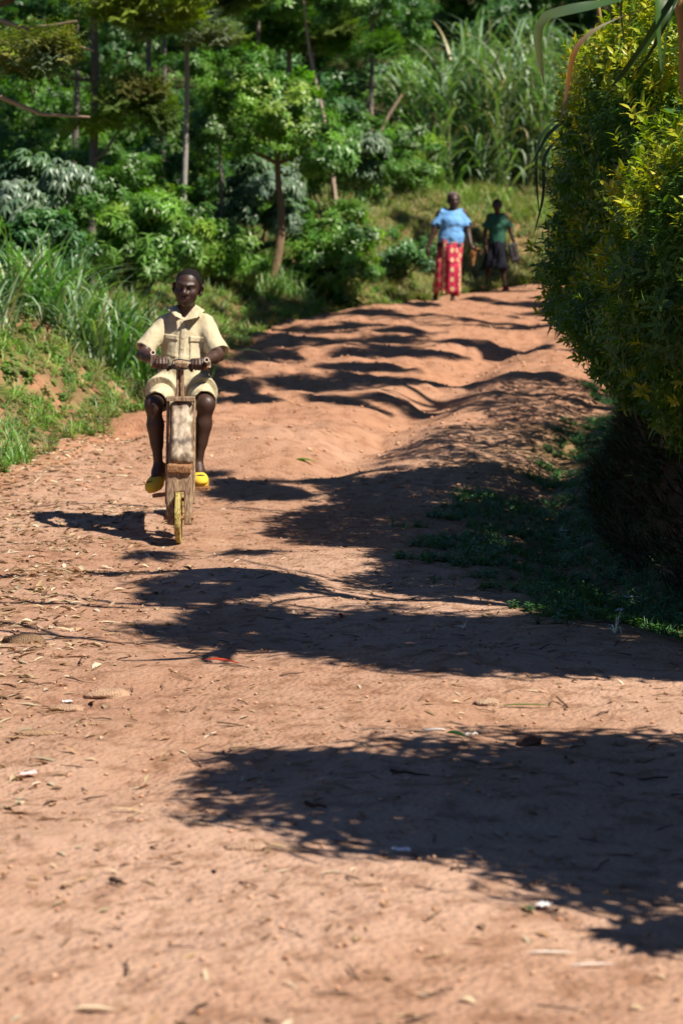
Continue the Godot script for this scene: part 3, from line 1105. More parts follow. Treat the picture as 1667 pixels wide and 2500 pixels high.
func boy() -> void:
	var at := Vector3(BOY.x, gnd(BOY.x, BOY.z), BOY.z)
	var o := thing("person", "boy in khaki shirt and shorts riding a wooden scooter", "person", at)
	var hip := [Vector3(-0.092, 0.865, -0.66), Vector3(0.048, 0.865, -0.66)]
	var knee := [Vector3(-0.163, 0.775, -0.29), Vector3(0.139, 0.780, -0.29)]
	var ank := [Vector3(-0.140, 0.425, -0.31), Vector3(0.090, 0.432, -0.31)]
	var toe := [Vector3(-0.34, -0.52, 0.80).normalized(), Vector3(0.16, -0.24, 0.95).normalized()]
	var sh := [Vector3(-0.138, 1.245, -0.62), Vector3(0.138, 1.245, -0.62)]
	var elb := [Vector3(-0.240, 1.066, -0.46), Vector3(0.205, 1.060, -0.46)]
	var wri := [Vector3(-0.132, 1.040, -0.255), Vector3(0.128, 1.030, -0.255)]
	var bar := [Vector3(-0.108, 1.010, -0.195), Vector3(0.098, 1.005, -0.195)]
	var f := Field.new()
	f.cap(hip[0], hip[1], 0.085, 0.085, 0.03, SKIN)
	f.cap(Vector3(-0.02, 0.87, -0.66), Vector3(0, 1.10, -0.64), 0.10, 0.105, 0.05, SKIN)
	f.ell(tf(Vector3(0, 1.13, -0.63)), Vector3(0.125, 0.15, 0.085), 0.04, SKIN)
	f.cap(sh[0] * 0.9 + Vector3(0, 0.125, -0.06), sh[1] * 0.9 + Vector3(0, 0.125, -0.06), 0.036, 0.036, 0.03, SKIN)
	f.cap(Vector3(0.002, 1.25, -0.615), Vector3(0.014, 1.385, -0.595), 0.048, 0.043, 0.035, SKIN)
	for k in 2:
		f.cap(sh[k], elb[k], 0.043, 0.034, 0.02, SKIN)
		f.cap(elb[k], elb[k].lerp(wri[k], 0.35), 0.034, 0.036, 0.015, SKIN)
		f.cap(elb[k].lerp(wri[k], 0.35), wri[k], 0.036, 0.023, 0.02, SKIN)
		f.cap(hip[k], knee[k], 0.075, 0.050, 0.03, SKIN)
		f.ell(tf(knee[k] + Vector3(0, 0.0, 0.012)), Vector3(0.050, 0.055, 0.047), 0.02, SKIN)
		var mid: Vector3 = knee[k].lerp(ank[k], 0.33)
		f.cap(knee[k], mid, 0.047, 0.044, 0.02, SKIN)
		f.cap(mid + Vector3(0, 0, -0.018), knee[k].lerp(ank[k], 0.62) + Vector3(0, 0, -0.010), 0.043, 0.033, 0.03, SKIN)
		f.cap(mid, ank[k], 0.040, 0.026, 0.03, SKIN)
		f.ell(tf(ank[k] + Vector3(0, 0.0, 0.0)), Vector3(0.030, 0.026, 0.032), 0.015, SKIN)
		var up: Vector3 = (Vector3.UP - toe[k] * toe[k].y).normalized()
		f.cap(ank[k] - toe[k] * 0.035 - up * 0.032, ank[k] + toe[k] * 0.03 - up * 0.028, 0.028, 0.034, 0.02, SKIN)
		f.cap(ank[k] + toe[k] * 0.03 - up * 0.028, ank[k] + toe[k] * 0.10 - up * 0.046, 0.034, 0.022, 0.02, SKIN)
		for j in 5:
			var side := up.cross(toe[k]).normalized() * (-1.0 if k == 0 else 1.0)
			var r: Vector3 = ank[k] + toe[k] * (0.100 - 0.006 * j) - up * 0.047 + side * (0.024 - 0.0125 * j)
			f.cap(r, r + toe[k] * (0.03 - 0.004 * j), 0.0105 if j else 0.013, 0.009 if j else 0.012, 0.004, SKIN)
	var mb := MB.new()
	f.nets(mb, Vector3(-0.36, 0.24, -0.80), Vector3(0.34, 1.40, -0.05), 0.0095)
	var hands := Field.new()
	for k in 2:
		hands.cap(elb[k].lerp(wri[k], 0.5), wri[k], 0.0325, 0.0235, 0.02, SKIN)
		gripping_hand(hands, wri[k], bar[k], 1.0 if k == 0 else -1.0)
	hands.nets(mb, Vector3(-0.21, 0.95, -0.32), Vector3(-0.02, 1.10, -0.13), 0.0036)
	hands.nets(mb, Vector3(0.02, 0.95, -0.32), Vector3(0.21, 1.10, -0.13), 0.0036)
	var ht := Transform3D(Basis.from_euler(Vector3(0.07, -0.13, -0.13)), Vector3(0.019, 1.458, -0.585))
	var hf := Field.new()
	head(hf, ht)
	hf.cap(Vector3(0.014, 1.385, -0.600), Vector3(0.010, 1.33, -0.605), 0.045, 0.045, 0.02, SKIN)
	var first := mb.v.size()
	hf.nets(mb, Vector3(-0.12, 1.32, -0.72), Vector3(0.15, 1.60, -0.44), 0.0036)
	crop_tint(mb, first, ht)
	part("body", mb.mesh(), M.skin, o)
	part("hair", fmesh(hair_field(ht), Vector3(-0.12, 1.36, -0.74), Vector3(0.15, 1.60, -0.45), 0.005), M.hair, o)

	# shirt: shoulders, chest, loose waist and tails over the thighs
	var s := Field.new()
	s.ell(tf(Vector3(0.0, 1.15, -0.62)), Vector3(0.142, 0.155, 0.105), 0.03)
	s.ell(tf(Vector3(-0.004, 1.00, -0.60)), Vector3(0.140, 0.16, 0.118), 0.05)
	s.cap(Vector3(-0.112, 1.262, -0.62), Vector3(-0.03, 1.292, -0.62), 0.044, 0.044, 0.03)
	s.cap(Vector3(0.112, 1.262, -0.62), Vector3(0.03, 1.292, -0.62), 0.044, 0.044, 0.03)
	s.cone(Vector3(-0.012, 1.02, -0.62), Vector3(-0.018, 0.862, -0.60), 0.130, 0.150, 0.04)
	s.cone(Vector3(-0.085, 0.885, -0.64), Vector3(-0.132, 0.845, -0.455), 0.100, 0.098, 0.03)
	s.cone(Vector3(0.048, 0.885, -0.64), Vector3(0.105, 0.842, -0.455), 0.100, 0.098, 0.03)
	s.cone(Vector3(-0.115, 1.25, -0.62), Vector3(-0.234, 1.090, -0.510), 0.055, 0.063, 0.03)
	s.cone(Vector3(0.115, 1.25, -0.62), Vector3(0.200, 1.078, -0.510), 0.055, 0.066, 0.03)
	s.cone(Vector3(-0.205, 1.130, -0.538), Vector3(-0.256, 1.060, -0.488), 0.046, 0.050, 0.004, Color.WHITE, 1)
	s.cone(Vector3(0.180, 1.120, -0.538), Vector3(0.215, 1.044, -0.488), 0.048, 0.053, 0.004, Color.WHITE, 1)
	s.cap(Vector3(0.004, 1.310, -0.51), Vector3(0.014, 1.42, -0.56), 0.034, 0.055, 0.012, Color.WHITE, 1)
	s.cap(Vector3(0.014, 1.33, -0.60), Vector3(0.014, 1.42, -0.60), 0.052, 0.056, 0.012, Color.WHITE, 1)
	s.noise = nb
	s.amp = 0.008
	s.stretch = Vector3(850, 330, 600)
	part("shirt", fmesh(s, Vector3(-0.34, 0.74, -0.80), Vector3(0.32, 1.36, -0.34), 0.0058), M.khaki, o)
	part("placket", patch(s, Vector2(-0.034, 0.91), Vector2(0.002, 0.90), Vector2(0.014, 1.255), Vector2(-0.018, 1.262), -0.3, 0.0045, 3, 24), M.khaki, o)
	for p in [[Vector2(-0.118, 1.06), Vector2(-0.046, 1.052), Vector2(-0.040, 1.175), Vector2(-0.110, 1.185)], [Vector2(0.035, 1.035), Vector2(0.108, 1.03), Vector2(0.108, 1.165), Vector2(0.036, 1.172)]]:
		var pk := part("pocket", patch(s, p[0], p[1], p[2], p[3], -0.3, 0.0035, 8, 10), M.khaki, o)
		part("pocket_flap", patch(s, p[3].lerp(p[0], 0.24) + Vector2(-0.003, 0), p[2].lerp(p[1], 0.22) + Vector2(0.003, 0), p[2] + Vector2(0.003, 0.002), p[3] + Vector2(-0.003, 0.002), -0.3, 0.0075, 8, 4), M.khaki, pk)
	for y in [1.24, 1.165, 1.10, 1.035, 0.975]:
		var x := lerpf(-0.017, -0.003, (y - 0.9) / 0.36)
		var bt := MB.new()
		var z := front_of(s, s.all(), x, y, -0.3) + 0.006
		bt.tube([Vector3(x, y, z - 0.003), Vector3(x, y, z + 0.002)], [0.0065, 0.0060], 10)
		part("button", bt.mesh(false), M.ivory, o)
	part("collar", flap(grid_between(Vector3(-0.049, 1.352, -0.590), Vector3(-0.108, 1.335, -0.560), Vector3(-0.052, 1.292, -0.498), Vector3(-0.003, 1.268, -0.505), Vector3(-0.006, 0.010, 0.012)), 0.004), M.khaki, o)
	part("collar", flap(grid_between(Vector3(0.066, 1.357, -0.590), Vector3(0.118, 1.323, -0.560), Vector3(0.078, 1.282, -0.492), Vector3(-0.006, 1.262, -0.500), Vector3(0.006, 0.008, 0.012)), 0.004), M.khaki, o)
	var band := []
	for j in 4:
		var row := []
		for i in 13:
			var a := lerpf(0.0, PI, i / 12.0)
			row.append(Vector3(0.009 + cos(a) * (0.058 + 0.004 * j), 1.358 - 0.018 * j, -0.592 - sin(a) * (0.055 + 0.004 * j)))
		band.append(row)
	part("collar_band", flap(band, 0.004), M.khaki, o)

	# shorts
	var t := Field.new()
	t.cap(hip[0] + Vector3(0, -0.01, -0.01), hip[1] + Vector3(0, -0.01, -0.01), 0.102, 0.102, 0.03)
	for k in 2:
		var end: Vector3 = hip[k].lerp(knee[k], 0.90) + Vector3(0, 0.006, 0)
		t.cone(hip[k], end, 0.100, 0.070, 0.03)
		t.cone(hip[k].lerp(knee[k], 0.74), hip[k].lerp(knee[k], 1.1), 0.066, 0.062, 0.004, Color.WHITE, 1)
	t.noise = nb
	t.amp = 0.007
	t.stretch = Vector3(700, 420, 700)
	part("shorts", fmesh(t, Vector3(-0.29, 0.66, -0.82), Vector3(0.26, 0.99, -0.27), 0.0062), M.khaki, o)

	for k in 2:
		var up: Vector3 = (Vector3.UP - toe[k] * toe[k].y).normalized()
		var side := up.cross(toe[k]).normalized()
		var B := Basis(side, up, toe[k]) * Basis(Vector3.BACK, 0.16 if k == 0 else -0.05)
		var c: Vector3 = ank[k] + toe[k] * 0.052 - up * 0.074
		var sl := part("slipper", null, null, o)
		var so := Field.new()
		so.cone(c + toe[k] * 0.055 - B.y * 0.014, c + toe[k] * 0.055 + B.y * 0.012, 0.053, 0.050, 0.02)
		so.cone(c - toe[k] * 0.065 - B.y * 0.014, c - toe[k] * 0.065 + B.y * 0.012, 0.037, 0.035, 0.02)
		so.box(Transform3D(B, c), Vector3(0.040, 0.013, 0.075), 0.004, 0.02)
		sl.mesh = fmesh(so, c - Vector3.ONE * 0.15, c + Vector3.ONE * 0.15, 0.0052)
		sl.material_override = M.yellow_sole
		var st := Field.new()
		var sc: Vector3 = c + toe[k] * 0.030 + B.y * 0.008
		st.ell(Transform3D(B, sc + B.z * 0.012), Vector3(0.053, 0.046, 0.080), 0.002)
		st.ell(Transform3D(B, sc - B.y * 0.004 - B.z * 0.02), Vector3(0.046, 0.040, 0.082), 0.002, Color.WHITE, 1)
		st.keep(sc + B.y * 0.0, B.y, 0.002)
		st.keep(sc - B.z * 0.040, B.z, 0.004)
		part("strap", fmesh(st, c - Vector3.ONE * 0.13, c + Vector3.ONE * 0.13, 0.0045), M.yellow, sl)
		var mk := MB.new()
		var mp := []
		for j in 7:
			var a := lerpf(-0.60, 0.50, j / 6.0) + (0.05 if k else -0.1)
			mp.append(sc + B.x * sin(a) * 0.0490 + B.y * (cos(a) * 0.0440 - 0.001) + B.z * (0.045 + 0.008 * cos(a * 3.0)))
		mk.tube(mp, [0.001, 0.003, 0.004, 0.0045, 0.004, 0.003, 0.001], 6)
		part("strap_mark", mk.mesh(), M.black, sl)

func wheel(o: Node3D, called: String, at: Vector3, r: float, w: float, sd: int) -> void:
	var f := Field.new()
	f.cone(at - Vector3(w / 2, 0, 0), at + Vector3(w / 2, 0, 0), r, r, 0.002)
	f.noise = nz
	f.amp = 0.006
	f.stretch = Vector3(200, 900, 900)
	var wl := part(called, fmesh(f, at - Vector3(0.06, r + 0.03, r + 0.03), at + Vector3(0.06, r + 0.03, r + 0.03), 0.006), M.wood_yellow, o)
	var ax := MB.new()
	ax.tube([at - Vector3(0.085, 0, 0), at + Vector3(0.085, 0, 0)], [0.012, 0.012], 10)
	part("axle", ax.mesh(false), M.wood_brown, wl)

func wood(f: Field, lo: Vector3, hi: Vector3, called: String, m: Material, o: Node3D, amp := 0.003, cell := 0.0055) -> MeshInstance3D:
	f.noise = nz
	f.amp = amp
	f.stretch = Vector3(1500, 500, 1500)
	return part(called, fmesh(f, lo, hi, cell), m, o)

func plank(o: Node3D, called: String, a: Vector3, b: Vector3, w: float, th: float, m: Material, face := Vector3.BACK) -> MeshInstance3D:
	var y := (b - a).normalized()
	var x := y.cross(face).normalized()
	var mb := MB.new()
	mb.box(Transform3D(Basis(x, y, x.cross(y)), (a + b) / 2.0), Vector3(w, (b - a).length(), th), 0.0025)
	return part(called, mb.mesh(false), m, o)

func scooter() -> void:
	var at := Vector3(BOY.x, gnd(BOY.x, BOY.z), BOY.z)
	var o := thing("wooden_scooter", "home-made wooden scooter with a log neck and thin wooden wheels", "scooter", at)
	wheel(o, "front_wheel", Vector3(-0.004, 0.146, 0.0), 0.146, 0.030, 1)
	wheel(o, "rear_wheel", Vector3(-0.085, 0.15, -1.22), 0.15, 0.032, 2)
	# the carved log in front of the neck
	var f := Field.new()
	var lb := Basis(Vector3.RIGHT, -0.27)
	f.box(Transform3D(lb, Vector3(0.003, 0.620, -0.170)), Vector3(0.068, 0.186, 0.058), 0.032, 0.01)
	f.box(Transform3D(lb * Basis(Vector3.BACK, 0.75), Vector3(0.078, 0.815, -0.17)), Vector3(0.022, 0.05, 0.1), 0.003, 0.012, Color.WHITE, 1)
	f.box(Transform3D(lb * Basis(Vector3.BACK, -0.75), Vector3(-0.072, 0.815, -0.17)), Vector3(0.022, 0.05, 0.1), 0.003, 0.012, Color.WHITE, 1)
	f.box(Transform3D(lb * Basis(Vector3.UP, 0.8), Vector3(0.076, 0.60, -0.098)), Vector3(0.02, 0.3, 0.03), 0.003, 0.008, Color.WHITE, 1)
	f.noise = nb
	f.amp = 0.008
	f.stretch = Vector3(900, 420, 900)
	var lm := MB.new()
	f.nets(lm, Vector3(-0.10, 0.38, -0.33), Vector3(0.10, 0.86, 0.0), 0.0055)
	for k in lm.v.size():
		# darker edges, a scorched band and a grey lower end
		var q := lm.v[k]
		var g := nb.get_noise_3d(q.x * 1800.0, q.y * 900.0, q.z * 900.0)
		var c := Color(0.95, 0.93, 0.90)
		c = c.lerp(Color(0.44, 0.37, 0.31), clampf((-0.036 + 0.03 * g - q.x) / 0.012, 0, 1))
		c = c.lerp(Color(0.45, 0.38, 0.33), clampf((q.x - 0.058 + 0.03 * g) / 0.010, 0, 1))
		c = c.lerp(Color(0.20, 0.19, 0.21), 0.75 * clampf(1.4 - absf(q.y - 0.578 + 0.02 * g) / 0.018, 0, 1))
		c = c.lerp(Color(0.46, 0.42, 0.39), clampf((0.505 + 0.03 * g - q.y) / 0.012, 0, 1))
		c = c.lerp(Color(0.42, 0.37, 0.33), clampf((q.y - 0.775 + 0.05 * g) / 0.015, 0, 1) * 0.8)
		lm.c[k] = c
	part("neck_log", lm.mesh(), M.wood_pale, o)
	f = Field.new()
	f.box(Transform3D(Basis(Vector3.BACK, -0.05), Vector3(0.0, 0.425, -0.072)), Vector3(0.069, 0.024, 0.086), 0.005)
	wood(f, Vector3(-0.1, 0.37, -0.2), Vector3(0.1, 0.48, 0.04), "neck_plate", M.wood_brown, o, 0.004)
	# the fork: a block split by a slot for the wheel
	f = Field.new()
	f.box(tf(Vector3(0.0, 0.262, -0.040), Vector3(-0.05, 0, 0)), Vector3(0.074, 0.158, 0.046), 0.012)
	f.box(tf(Vector3(0.0, 0.155, -0.02)), Vector3(0.030, 0.140, 0.12), 0.003, 0.004, Color.WHITE, 1)
	wood(f, Vector3(-0.1, 0.08, -0.13), Vector3(0.1, 0.45, 0.06), "fork", M.wood, o, 0.005, 0.005)
	for k in [-1, 1]:
		plank(o, "side_rail", Vector3(k * 0.079 - 0.004, 0.215, -0.135), Vector3(k * 0.076, 0.812, -0.235), 0.013, 0.062, M.wood)
		plank(o, "foot_peg", Vector3(k * 0.070, 0.283 + k * 0.017, -0.205 + k * 0.02), Vector3(k * 0.165, 0.277 + k * 0.023, -0.205 + k * 0.03), 0.075, 0.022, M.wood_brown, Vector3.UP)
		plank(o, "rear_fork_leg", Vector3(k * 0.05 - 0.085, 0.12, -1.22), Vector3(k * 0.05 - 0.073, 0.50, -1.06), 0.03, 0.06, M.wood)
	plank(o, "crossbar", Vector3(-0.083, 0.819, -0.190), Vector3(0.081, 0.817, -0.190), 0.026, 0.090, M.wood, Vector3.BACK)
	plank(o, "frame_beam", Vector3(0, 0.46, -0.19), Vector3(-0.078, 0.52, -1.14), 0.09, 0.085, M.wood_brown, Vector3.UP)
	plank(o, "seat_post", Vector3(-0.046, 0.50, -0.74), Vector3(-0.040, 0.735, -0.74), 0.07, 0.07, M.wood_brown)
	plank(o, "seat", Vector3(-0.018, 0.752, -0.56), Vector3(-0.018, 0.752, -0.84), 0.20, 0.026, M.wood, Vector3.UP)
	# steering stem: two boards with a dark groove between them
	plank(o, "stem_board", Vector3(-0.019, 0.830, -0.190), Vector3(-0.018, 0.988, -0.196), 0.013, 0.040, M.wood)
	plank(o, "stem_board", Vector3(0.009, 0.830, -0.190), Vector3(0.008, 0.988, -0.196), 0.019, 0.042, M.wood)
	plank(o, "stem_core", Vector3(-0.008, 0.832, -0.196), Vector3(-0.007, 0.985, -0.200), 0.012, 0.030, M.wood_brown)
	# handlebar: brown grips on a bar, a block bound in the middle, two pale horns of bamboo at the ends
	var bar := MB.new()
	bar.tube([Vector3(-0.168, 1.008, -0.200), Vector3(-0.06, 1.004, -0.195), Vector3(0.05, 1.002, -0.195), Vector3(0.162, 0.998, -0.200)], [0.014, 0.0145, 0.0145, 0.014], 12)
	part("handlebar", bar.mesh(), M.wood_brown, o)
	for k in [-1, 1]:
		var gp := MB.new()
		gp.tube([Vector3(k * 0.050, 1.003, -0.195), Vector3(k * 0.086, 1.004, -0.196), Vector3(k * 0.132, 1.005, -0.198)], [0.018, 0.0165, 0.017], 12)
		part("grip", gp.mesh(), M.rubber, o)
	f = Field.new()
	f.box(tf(Vector3(0.002, 1.020, -0.175), Vector3(0.2, 0.1, -0.12)), Vector3(0.036, 0.017, 0.030), 0.006)
	f.cone(Vector3(-0.06, 1.05, -0.15), Vector3(0.06, 1.052, -0.15), 0.016, 0.016, 0.006, Color.WHITE, 1)
	wood(f, Vector3(-0.06, 0.98, -0.23), Vector3(0.06, 1.06, -0.12), "clamp_block", M.wood, o, 0.004, 0.004)
	var horns := [[Vector3(-0.163, 1.010, -0.208), Vector3(-0.158, 1.066, -0.205), Vector3(-0.153, 1.086, -0.130)], [Vector3(0.160, 1.000, -0.208), Vector3(0.158, 1.030, -0.200), Vector3(0.154, 1.044, -0.130)]]
	for h in horns:
		var hb := MB.new()
		hb.tube(h, [0.013, 0.0135, 0.0150], 12, false)
		var dir: Vector3 = (h[2] - h[1]).normalized()
		hb.tube([h[2] - dir * 0.05, h[2]], [0.0095, 0.0100], 12, false)
		var n := MB.new()
		var outer := []
		var inner := []
		var ax := dir.cross(Vector3.UP).normalized()
		var ay := ax.cross(dir)
		for j in 14:
			var a := TAU * j / 14
			outer.append(n.p(h[2] + (ax * cos(a) + ay * sin(a)) * 0.0150))
			inner.append(n.p(h[2] + (ax * cos(a) + ay * sin(a)) * 0.0100))
		for j in 14: n.out_quad(outer[j], outer[(j + 1) % 14], inner[(j + 1) % 14], inner[j], h[2] - dir * 0.1)
		hb.append(n, Transform3D.IDENTITY)
		part("horn", hb.mesh(), M.ivory, o)
	# black cable bound round the block
	for c in [[Vector3(-0.050, 1.008, -0.172), Vector3(-0.040, 1.040, -0.165), Vector3(0.0, 1.046, -0.150), Vector3(0.045, 1.038, -0.160), Vector3(0.085, 1.026, -0.178)], [Vector3(-0.052, 0.996, -0.172), Vector3(-0.02, 0.990, -0.150), Vector3(0.018, 0.986, -0.152), Vector3(0.048, 0.996, -0.172)], [Vector3(-0.048, 1.018, -0.172), Vector3(-0.034, 1.000, -0.142), Vector3(-0.010, 0.992, -0.138)]]:
		var cb := MB.new()
		var n: int = c.size()
		var rr := []
		for j in n: rr.append(0.0035)
		cb.tube(c, rr, 6)
		part("cable", cb.mesh(), M.black, o)
	var sw := MB.new()
	sw.tube([Vector3(-0.078, 0.165, 0.0), Vector3(-0.045, 0.23, 0.03), Vector3(-0.020, 0.265, 0.04)], [0.004, 0.0045, 0.004], 6)
	part("wooden_stay", sw.mesh(), M.wood, o)

func skirt_print() -> ImageTexture:
	var im := Image.create_empty(256, 256, false, Image.FORMAT_RGBA8)
	var red := Color(0.46, 0.016, 0.060)
	var ink := Color(0.10, 0.012, 0.05)
	var gold := Color(0.80, 0.72, 0.38)
	for y in 256:
		for x in 256:
			var c := red
			if nb.get_noise_2d(x * 40.0, y * 40.0) > 0.42: c = ink
			for q in [[64, 50], [192, 114], [64, 178], [192, 242], [192, -14], [64, -78], [64, 306]]:
				var v := Vector2(x - q[0], (y - q[1]) * 0.85)
				var r := v.length() / (27.0 + 5.0 * sin(v.angle() * 6.0))
				if r < 1.0: c = gold
				if r < 1.18 and r >= 1.0: c = ink
				if r < 0.42 and r > 0.22: c = Color(0.45, 0.17, 0.05)
			im.set_pixel(x, y, c.linear_to_srgb())
	return ImageTexture.create_from_image(im)

func tee_print() -> ImageTexture:
	var im := Image.create_empty(128, 128, false, Image.FORMAT_RGBA8)
	for y in 128:
		for x in 128:
			var c := Color(0.10, 0.35, 0.72)
			if nb.get_noise_2d(x * 70.0, y * 110.0 + 500.0) > 0.34: c = Color(0.35, 0.28, 0.52)
			if nb.get_noise_2d(x * 60.0 + 900.0, y * 90.0) > 0.40: c = Color(0.38, 0.55, 0.80)
			im.set_pixel(x, y, c.linear_to_srgb())
	return ImageTexture.create_from_image(im)

func leg_low(f: Field, knee: Vector3, ank: Vector3, toe: Vector3, r := 1.0) -> void:
	f.cap(knee, knee.lerp(ank, 0.35), 0.052 * r, 0.050 * r, 0.02, SKIN)
	f.cap(knee.lerp(ank, 0.35), ank, 0.050 * r, 0.030 * r, 0.02, SKIN)
	f.cap(ank + (ank - toe) * 0.2 + Vector3(0, -0.03, 0), toe, 0.032 * r, 0.024 * r, 0.02, SKIN)

func woman() -> void:
	var at := Vector3(1.485, 0, -34.0)
	at.y = gnd(at.x, at.z)
	var o := thing("person", "woman in blue t-shirt and red patterned wrap skirt walking along the road", "person", at)
	var f := Field.new()
	var sh := [Vector3(-0.10, 1.285, 0), Vector3(0.225, 1.285, 0)]
	var el := [Vector3(-0.195, 1.02, 0.03), Vector3(0.285, 1.02, 0.03)]
	var ha := [Vector3(-0.275, 0.80, 0.07), Vector3(0.320, 0.84, 0.13)]
	f.cap(Vector3(0.065, 1.27, -0.01), Vector3(0.078, 1.40, 0.0), 0.055, 0.05, 0.03, SKIN)
	f.ell(tf(Vector3(0.065, 1.12, 0)), Vector3(0.15, 0.2, 0.11), 0.03, SKIN)
	f.cap(Vector3(0.05, 0.85, 0), Vector3(0.06, 1.1, 0), 0.13, 0.13, 0.03, SKIN)
	f.cap(sh[0], sh[1], 0.045, 0.045, 0.03, SKIN)
	for k in 2:
		f.cap(sh[k], el[k], 0.050, 0.040, 0.02, SKIN)
		f.cap(el[k], ha[k], 0.040, 0.027, 0.02, SKIN)
	f.cap(Vector3(-0.04, 0.85, 0), Vector3(-0.10, 0.45, 0.0), 0.10, 0.07, 0.03, SKIN)
	f.cap(Vector3(0.10, 0.85, 0), Vector3(0.08, 0.45, 0.10), 0.10, 0.07, 0.03, SKIN)
	leg_low(f, Vector3(-0.10, 0.45, 0.0), Vector3(-0.165, 0.10, -0.16), Vector3(-0.205, 0.03, -0.04))
	leg_low(f, Vector3(0.08, 0.45, 0.10), Vector3(0.07, 0.085, 0.14), Vector3(0.085, 0.026, 0.28))
	var mb := MB.new()
	f.nets(mb, Vector3(-0.36, -0.02, -0.3), Vector3(0.44, 1.40, 0.36), 0.013)
	var hf := Field.new()
	var ht := Transform3D(Basis.from_euler(Vector3(0.05, 0.12, 0.02)), Vector3(0.082, 1.455, 0.01))
	head(hf, ht, 1.0)
	hf.nets(mb, Vector3(-0.04, 1.33, -0.14), Vector3(0.21, 1.60, 0.15), 0.0055)
	var hand := Field.new()
	loose_hand(hand, ha[0], Vector3(-0.10, -0.9, 0.15), Vector3(0.3, 0, 0.95).normalized(), 1.0)
	loose_hand(hand, ha[1], Vector3(0.35, -0.55, 0.55), Vector3(-0.3, 0.2, 0.9).normalized(), 1.0)
	hand.nets(mb, Vector3(-0.36, 0.60, 0.0), Vector3(-0.22, 0.84, 0.2), 0.006)
	hand.nets(mb, Vector3(0.26, 0.68, 0.05), Vector3(0.46, 0.88, 0.32), 0.006)
	part("body", mb.mesh(), M.skin, o)
	# head wrap, knotted at the side
	var w := hair_field(ht, 1.0, 0.012)
	w.cap(ht * Vector3(0.06, 0.05, -0.03), ht * Vector3(0.083, 0.06, -0.035), 0.022, 0.015, 0.01)
	var wm := mat(Color.WHITE, 0.9)
	wm.albedo_texture = noise_tex(256, 0.02, 3, [Color(0.05, 0.035, 0.04), Color(0.17, 0.16, 0.17), Color(0.16, 0.03, 0.03)], [0.38, 0.54, 0.70], 71)
	tri_map(wm, Vector3(8, 8, 8))
	part("head_wrap", fmesh(w, Vector3(-0.05, 1.36, -0.16), Vector3(0.22, 1.62, 0.14), 0.007), wm, o)
	var t := Field.new()
	t.ell(tf(Vector3(0.064, 1.14, 0.0)), Vector3(0.178, 0.20, 0.135), 0.03)
	t.ell(tf(Vector3(0.064, 1.13, 0.07)), Vector3(0.14, 0.09, 0.09), 0.05)
	t.ell(tf(Vector3(0.050, 0.93, 0.02)), Vector3(0.185, 0.19, 0.155), 0.05)
	t.cap(Vector3(-0.07, 1.292, 0), Vector3(0.20, 1.292, 0), 0.05, 0.05, 0.03)
	t.cone(Vector3(-0.07, 1.275, 0), Vector3(-0.168, 1.085, 0.015), 0.052, 0.084, 0.04)
	t.cone(Vector3(0.195, 1.275, 0), Vector3(0.272, 1.085, 0.015), 0.052, 0.084, 0.04)
	t.cone(Vector3(-0.150, 1.12, 0.01), Vector3(-0.176, 1.065, 0.015), 0.070, 0.072, 0.004, Color.WHITE, 1)
	t.cone(Vector3(0.258, 1.12, 0.01), Vector3(0.280, 1.065, 0.015), 0.070, 0.072, 0.004, Color.WHITE, 1)
	t.ell(tf(Vector3(0.072, 1.36, 0.04)), Vector3(0.085, 0.06, 0.10), 0.01, Color.WHITE, 1)
	t.keep(Vector3(0.05, 0.815, 0), Vector3(0.12, 1, 0), 0.01)
	t.noise = nz
	t.amp = 0.011
	t.stretch = Vector3(700, 900, 700)
	var tm := mat(Color.WHITE, 0.85)
	tm.albedo_texture = tee_print()
	tri_map(tm, Vector3(2.2, 2.2, 2.2))
	part("t_shirt", fmesh(t, Vector3(-0.28, 0.78, -0.24), Vector3(0.40, 1.36, 0.24), 0.011), tm, o)
	var sk := Field.new()
	sk.cone(Vector3(0.035, 0.90, 0.0), Vector3(0.02, 0.60, 0.02), 0.165, 0.190, 0.03)
	sk.cone(Vector3(0.02, 0.60, 0.02), Vector3(-0.012, 0.145, 0.02), 0.188, 0.180, 0.03)
	sk.cap(Vector3(0.09, 0.5, 0.12), Vector3(0.085, 0.2, 0.14), 0.08, 0.075, 0.05)
	sk.cap(Vector3(-0.10, 0.45, 0.0), Vector3(-0.14, 0.16, -0.08), 0.09, 0.08, 0.05)
	sk.cone(Vector3(-0.012, 0.22, 0.02), Vector3(-0.012, 0.05, 0.02), 0.165, 0.17, 0.01, Color.WHITE, 1)
	sk.keep(Vector3(0, 0.145, 0), Vector3(0.10, 1, 0), 0.01)
	sk.noise = nz
	sk.amp = 0.045
	sk.stretch = Vector3(620, 130, 620)
	var sm := mat(Color.WHITE, 0.85)
	sm.albedo_texture = skirt_print()
	tri_map(sm, Vector3(4.4, 3.7, 4.4))
	part("wrap_skirt", fmesh(sk, Vector3(-0.28, 0.10, -0.26), Vector3(0.30, 0.92, 0.30), 0.011), sm, o)
	var wb := Field.new()
	wb.cone(Vector3(0.035, 0.80, 0.0), Vector3(0.035, 0.855, 0.0), 0.186, 0.184, 0.01)
	part("waist_tie", fmesh(wb, Vector3(-0.2, 0.78, -0.22), Vector3(0.26, 0.88, 0.22), 0.011), mat(Color(0.05, 0.012, 0.03), 0.9), o)
	for q in [Vector3(-0.195, 0.006, -0.10), Vector3(0.082, 0.006, 0.20)]:
		var so := Field.new()
		so.box(tf(q, Vector3(0, -0.15, 0)), Vector3(0.045, 0.012, 0.12), 0.01)
		part("sandal", fmesh(so, q - Vector3(0.08, 0.03, 0.15), q + Vector3(0.08, 0.03, 0.15), 0.009), mat(Color(0.35, 0.2, 0.15), 0.7), o)
